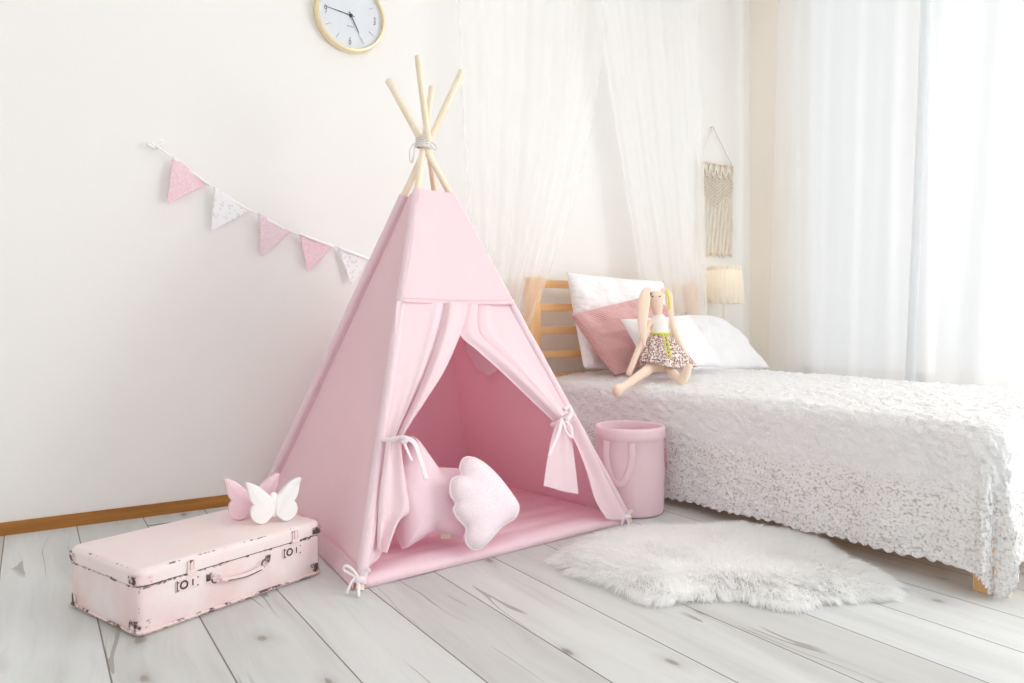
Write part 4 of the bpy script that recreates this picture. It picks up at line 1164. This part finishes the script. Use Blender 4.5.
tag(c1, 'sheer white curtain panel hanging nearest the corner', 'curtain', 'sheer window curtains')
c2 = MB().grid(drape((1.93, -.6), (2.05, -.5), .03, 2.93, .010, 9, XR - .115, 4, 420)).build('curtain', M['curtain'], loc=(XR - .10, 1.2, .03))
tag(c2, 'sheer white curtain panel glowing in front of the bright window', 'curtain', 'sheer window curtains')
pe = []
for i in range(31):
    v = i / 30; pe.append(Vector((XR - .125 + .006 * math.sin(4 * v), 1.925 + .115 * v, 2.93 - 2.9 * v)))
MB().tube(pe, .024, 10, cap=False, flat=.5, upv=Vector((1, 0, 0))).build('folded_edge', M['curtain_edge'], c2)
rl = thing('curtain_rail', 'white curtain rail under the ceiling along the window wall', 'rail', (XR - .10, 1.2, 2.94))
MB().box((XR - .125, -1.0, 2.935), (XR - .075, 3.0, 2.955), .003).build('track', M['white_paint'], rl, sharp=30)
for y in (-.6, .6, 1.8, 2.8): MB().box((XR - .11, y - .015, 2.955), (XR - .09, y + .015, 3.0)).build('bracket', M['white_paint'], rl, smooth=False)

# ------------------------------------------------------------------ fur rug
out_px = [(556, 560), (575, 545), (605, 533), (645, 528), (700, 527), (742, 525), (775, 532), (800, 533), (832, 545), (850, 561), (872, 570), (890, 583), (888, 594), (862, 597), (830, 599), (800, 604), (768, 600), (742, 592), (716, 593), (690, 599), (650, 597), (615, 585), (580, 573)]
rg = smooth_curve([at_z(725 + (x - 725) * .955, 563 + (y - 563) * .95, .012) for x, y in out_px + out_px[:1]], 120)[:-1]
rc = sum(rg, Vector()) / len(rg)
rug = thing('fur_rug', 'shaggy white faux sheepskin rug on the floor beside the bed', 'rug', (rc.x, rc.y, 0))
P = []
for s, z in ((.99, .001), (.985, .004), (.96, .010), (.85, .018), (.6, .024), (.3, .026), (.01, .026)):
    P.append([Vector((rc.x + (p.x - rc.x) * s, rc.y + (p.y - rc.y) * s, z)) for p in rg + [rg[0]]])
MB().grid(P).build('backing', M['hide'], rug)
poly = np.array([(p.x, p.y) for p in rg]); lo, hi = poly.min(0), poly.max(0)
def inside(pt):
    x, y = pt[:, 0], pt[:, 1]; r_ = np.zeros(len(pt), bool); j = len(poly) - 1
    for i in range(len(poly)):
        xi, yi, xj, yj = *poly[i], *poly[j]
        cnd = ((yi > y) != (yj > y)) & (x < (xj - xi) * (y - yi) / (yj - yi + 1e-12) + xi); r_ ^= cnd; j = i
    return r_
NS = 26000
pts = rng.uniform(lo, hi, (NS * 3, 2)); pts = pts[inside(pts)][:NS]
epts = poly[rng.integers(0, len(poly), 6000)] + rng.normal(0, .004, (6000, 2)); pts = np.vstack([pts, epts]); NS = len(pts)
ctr = np.array([rc.x, rc.y])
# lie of the pile: outward from the spine of the hide, stirred into locks
ax = np.array(at_z(880, 590) - at_z(565, 560))[:2]; ax /= np.linalg.norm(ax); pp = np.array([-ax[1], ax[0]])
rel = pts - ctr; al = rel @ ax; ac = rel @ pp
hx_ = np.abs((poly - ctr) @ ax).max(); hy_ = np.abs((poly - ctr) @ pp).max()
dirs = np.outer(al / hx_ * .8, ax) + np.outer(ac / hy_ * 1.1, pp)
sw = np.array([(noise.noise(Vector((x * 7, y * 7, 1))), noise.noise(Vector((x * 7, y * 7, 9)))) for x, y in pts])
sw2 = np.array([(noise.noise(Vector((x * 38, y * 38, 3))), noise.noise(Vector((x * 38, y * 38, 5)))) for x, y in pts])
dirs = dirs + sw * .9 + sw2 * .45 + rng.normal(0, .13, (NS, 2))
ln = rng.uniform(.045, .075, NS)
SEG = 4; V = np.zeros((NS, SEG + 1, 2, 3)); z0 = .014
dn_ = np.linalg.norm(dirs, axis=1, keepdims=True); dirs = dirs / np.maximum(dn_, .3) * np.minimum(dn_, 1.0) ** .5
perp = np.stack([-dirs[:, 1], dirs[:, 0]], 1); perp /= np.maximum(np.linalg.norm(perp, axis=1, keepdims=True), 1e-6)
ra = rng.uniform(0, 2 * PI, NS); perp = perp * np.cos(ra)[:, None] * .5 + np.stack([np.cos(ra), np.sin(ra)], 1) * .7
db = np.sqrt(((pts[:, None, :] - poly[None, :, :]) ** 2).sum(2)).min(1)
edge_f = np.clip(1 - db / .07, 0, 1) ** 1.5
for k in range(SEG + 1):
    s = k / SEG
    px_ = pts + dirs * (ln * (.45 * s + .55 * s * s))[:, None]
    pz = z0 * (1 - .5 * edge_f) + ln * ((.95 * s - .55 * s * s) * (1 - edge_f) + (.50 * s - .60 * s * s) * edge_f)
    w = (.0021 * (1 - .93 * s ** 2))
    for q2, sg in ((0, -1), (1, 1)):
        V[:, k, q2, :2] = px_ + perp * w * sg; V[:, k, q2, 2] = np.maximum(pz, .003)
V = V.reshape(-1, 3) - np.array([rc.x, rc.y, 0]); n2 = 2 * (SEG + 1)
base = (np.arange(NS) * n2)[:, None, None]; sg = (np.arange(SEG) * 2)[None, :, None]; qd = np.array([0, 1, 3, 2])[None, None, :]
Fq = (base + sg + qd).reshape(-1)
me = bpy.data.meshes.new('pile'); me.vertices.add(len(V)); me.vertices.foreach_set('co', V.reshape(-1)); nf = len(Fq) // 4
me.loops.add(len(Fq)); me.loops.foreach_set('vertex_index', Fq.astype(np.int32)); me.polygons.add(nf)
me.polygons.foreach_set('loop_start', np.arange(nf, dtype=np.int32) * 4); me.polygons.foreach_set('loop_total', np.full(nf, 4, np.int32))
me.polygons.foreach_set('use_smooth', np.ones(nf, bool)); me.update(calc_edges=True); me.validate(); me.materials.append(M['fur'])
fo = bpy.data.objects.new('pile', me); C.objects.link(fo); fo.parent = rug; fo['kind'] = 'stuff'

# ------------------------------------------------------------------ light
w = bpy.data.worlds.new('daylight'); bpy.context.scene.world = w; w.use_nodes = True
bg = w.node_tree.nodes['Background']; bg.inputs[0].default_value = (0.925, 0.965, 1.0, 1); bg.inputs[1].default_value = 0.90
def area(name, loc, rot, sx, sy, power, col):
    l = bpy.data.lights.new(name, 'AREA'); l.shape = 'RECTANGLE'; l.size = sx; l.size_y = sy; l.energy = power; l.color = col
    o = bpy.data.objects.new(name, l); C.objects.link(o); o.location = loc; o.rotation_euler = rot; return o
area('window_daylight', (XR + .5, -1.0, 1.45), (0, math.radians(90), 0), 1.8, 3.6, 185, (1, .985, .96))
ll = bpy.data.lights.new('lamp_light', 'POINT'); ll.energy = .14; ll.color = (1, .82, .58); ll.shadow_soft_size = .03
lo_ = bpy.data.objects.new('lamp_light', ll); C.objects.link(lo_); lo_.location = (LX, LY, zs + .16)

# ------------------------------------------------------------------ camera
cam = bpy.data.cameras.new('camera'); co = bpy.data.objects.new('camera', cam); C.objects.link(co)
co.location = EYE; co.rotation_euler = (PI / 2, 0, -YAW); cam.sensor_width = 36; cam.lens = F / 1024 * 36; cam.shift_y = -21 / 1024; cam.clip_start = .05
sc = bpy.context.scene; sc.camera = co
sc.view_settings.view_transform = 'Standard'; sc.view_settings.look = 'None'; sc.view_settings.gamma = 1; sc.view_settings.use_curve_mapping = False
sc.view_settings.exposure = 0.07
sc.cycles.max_bounces = 16; sc.cycles.diffuse_bounces = 12; sc.cycles.transparent_max_bounces = 24
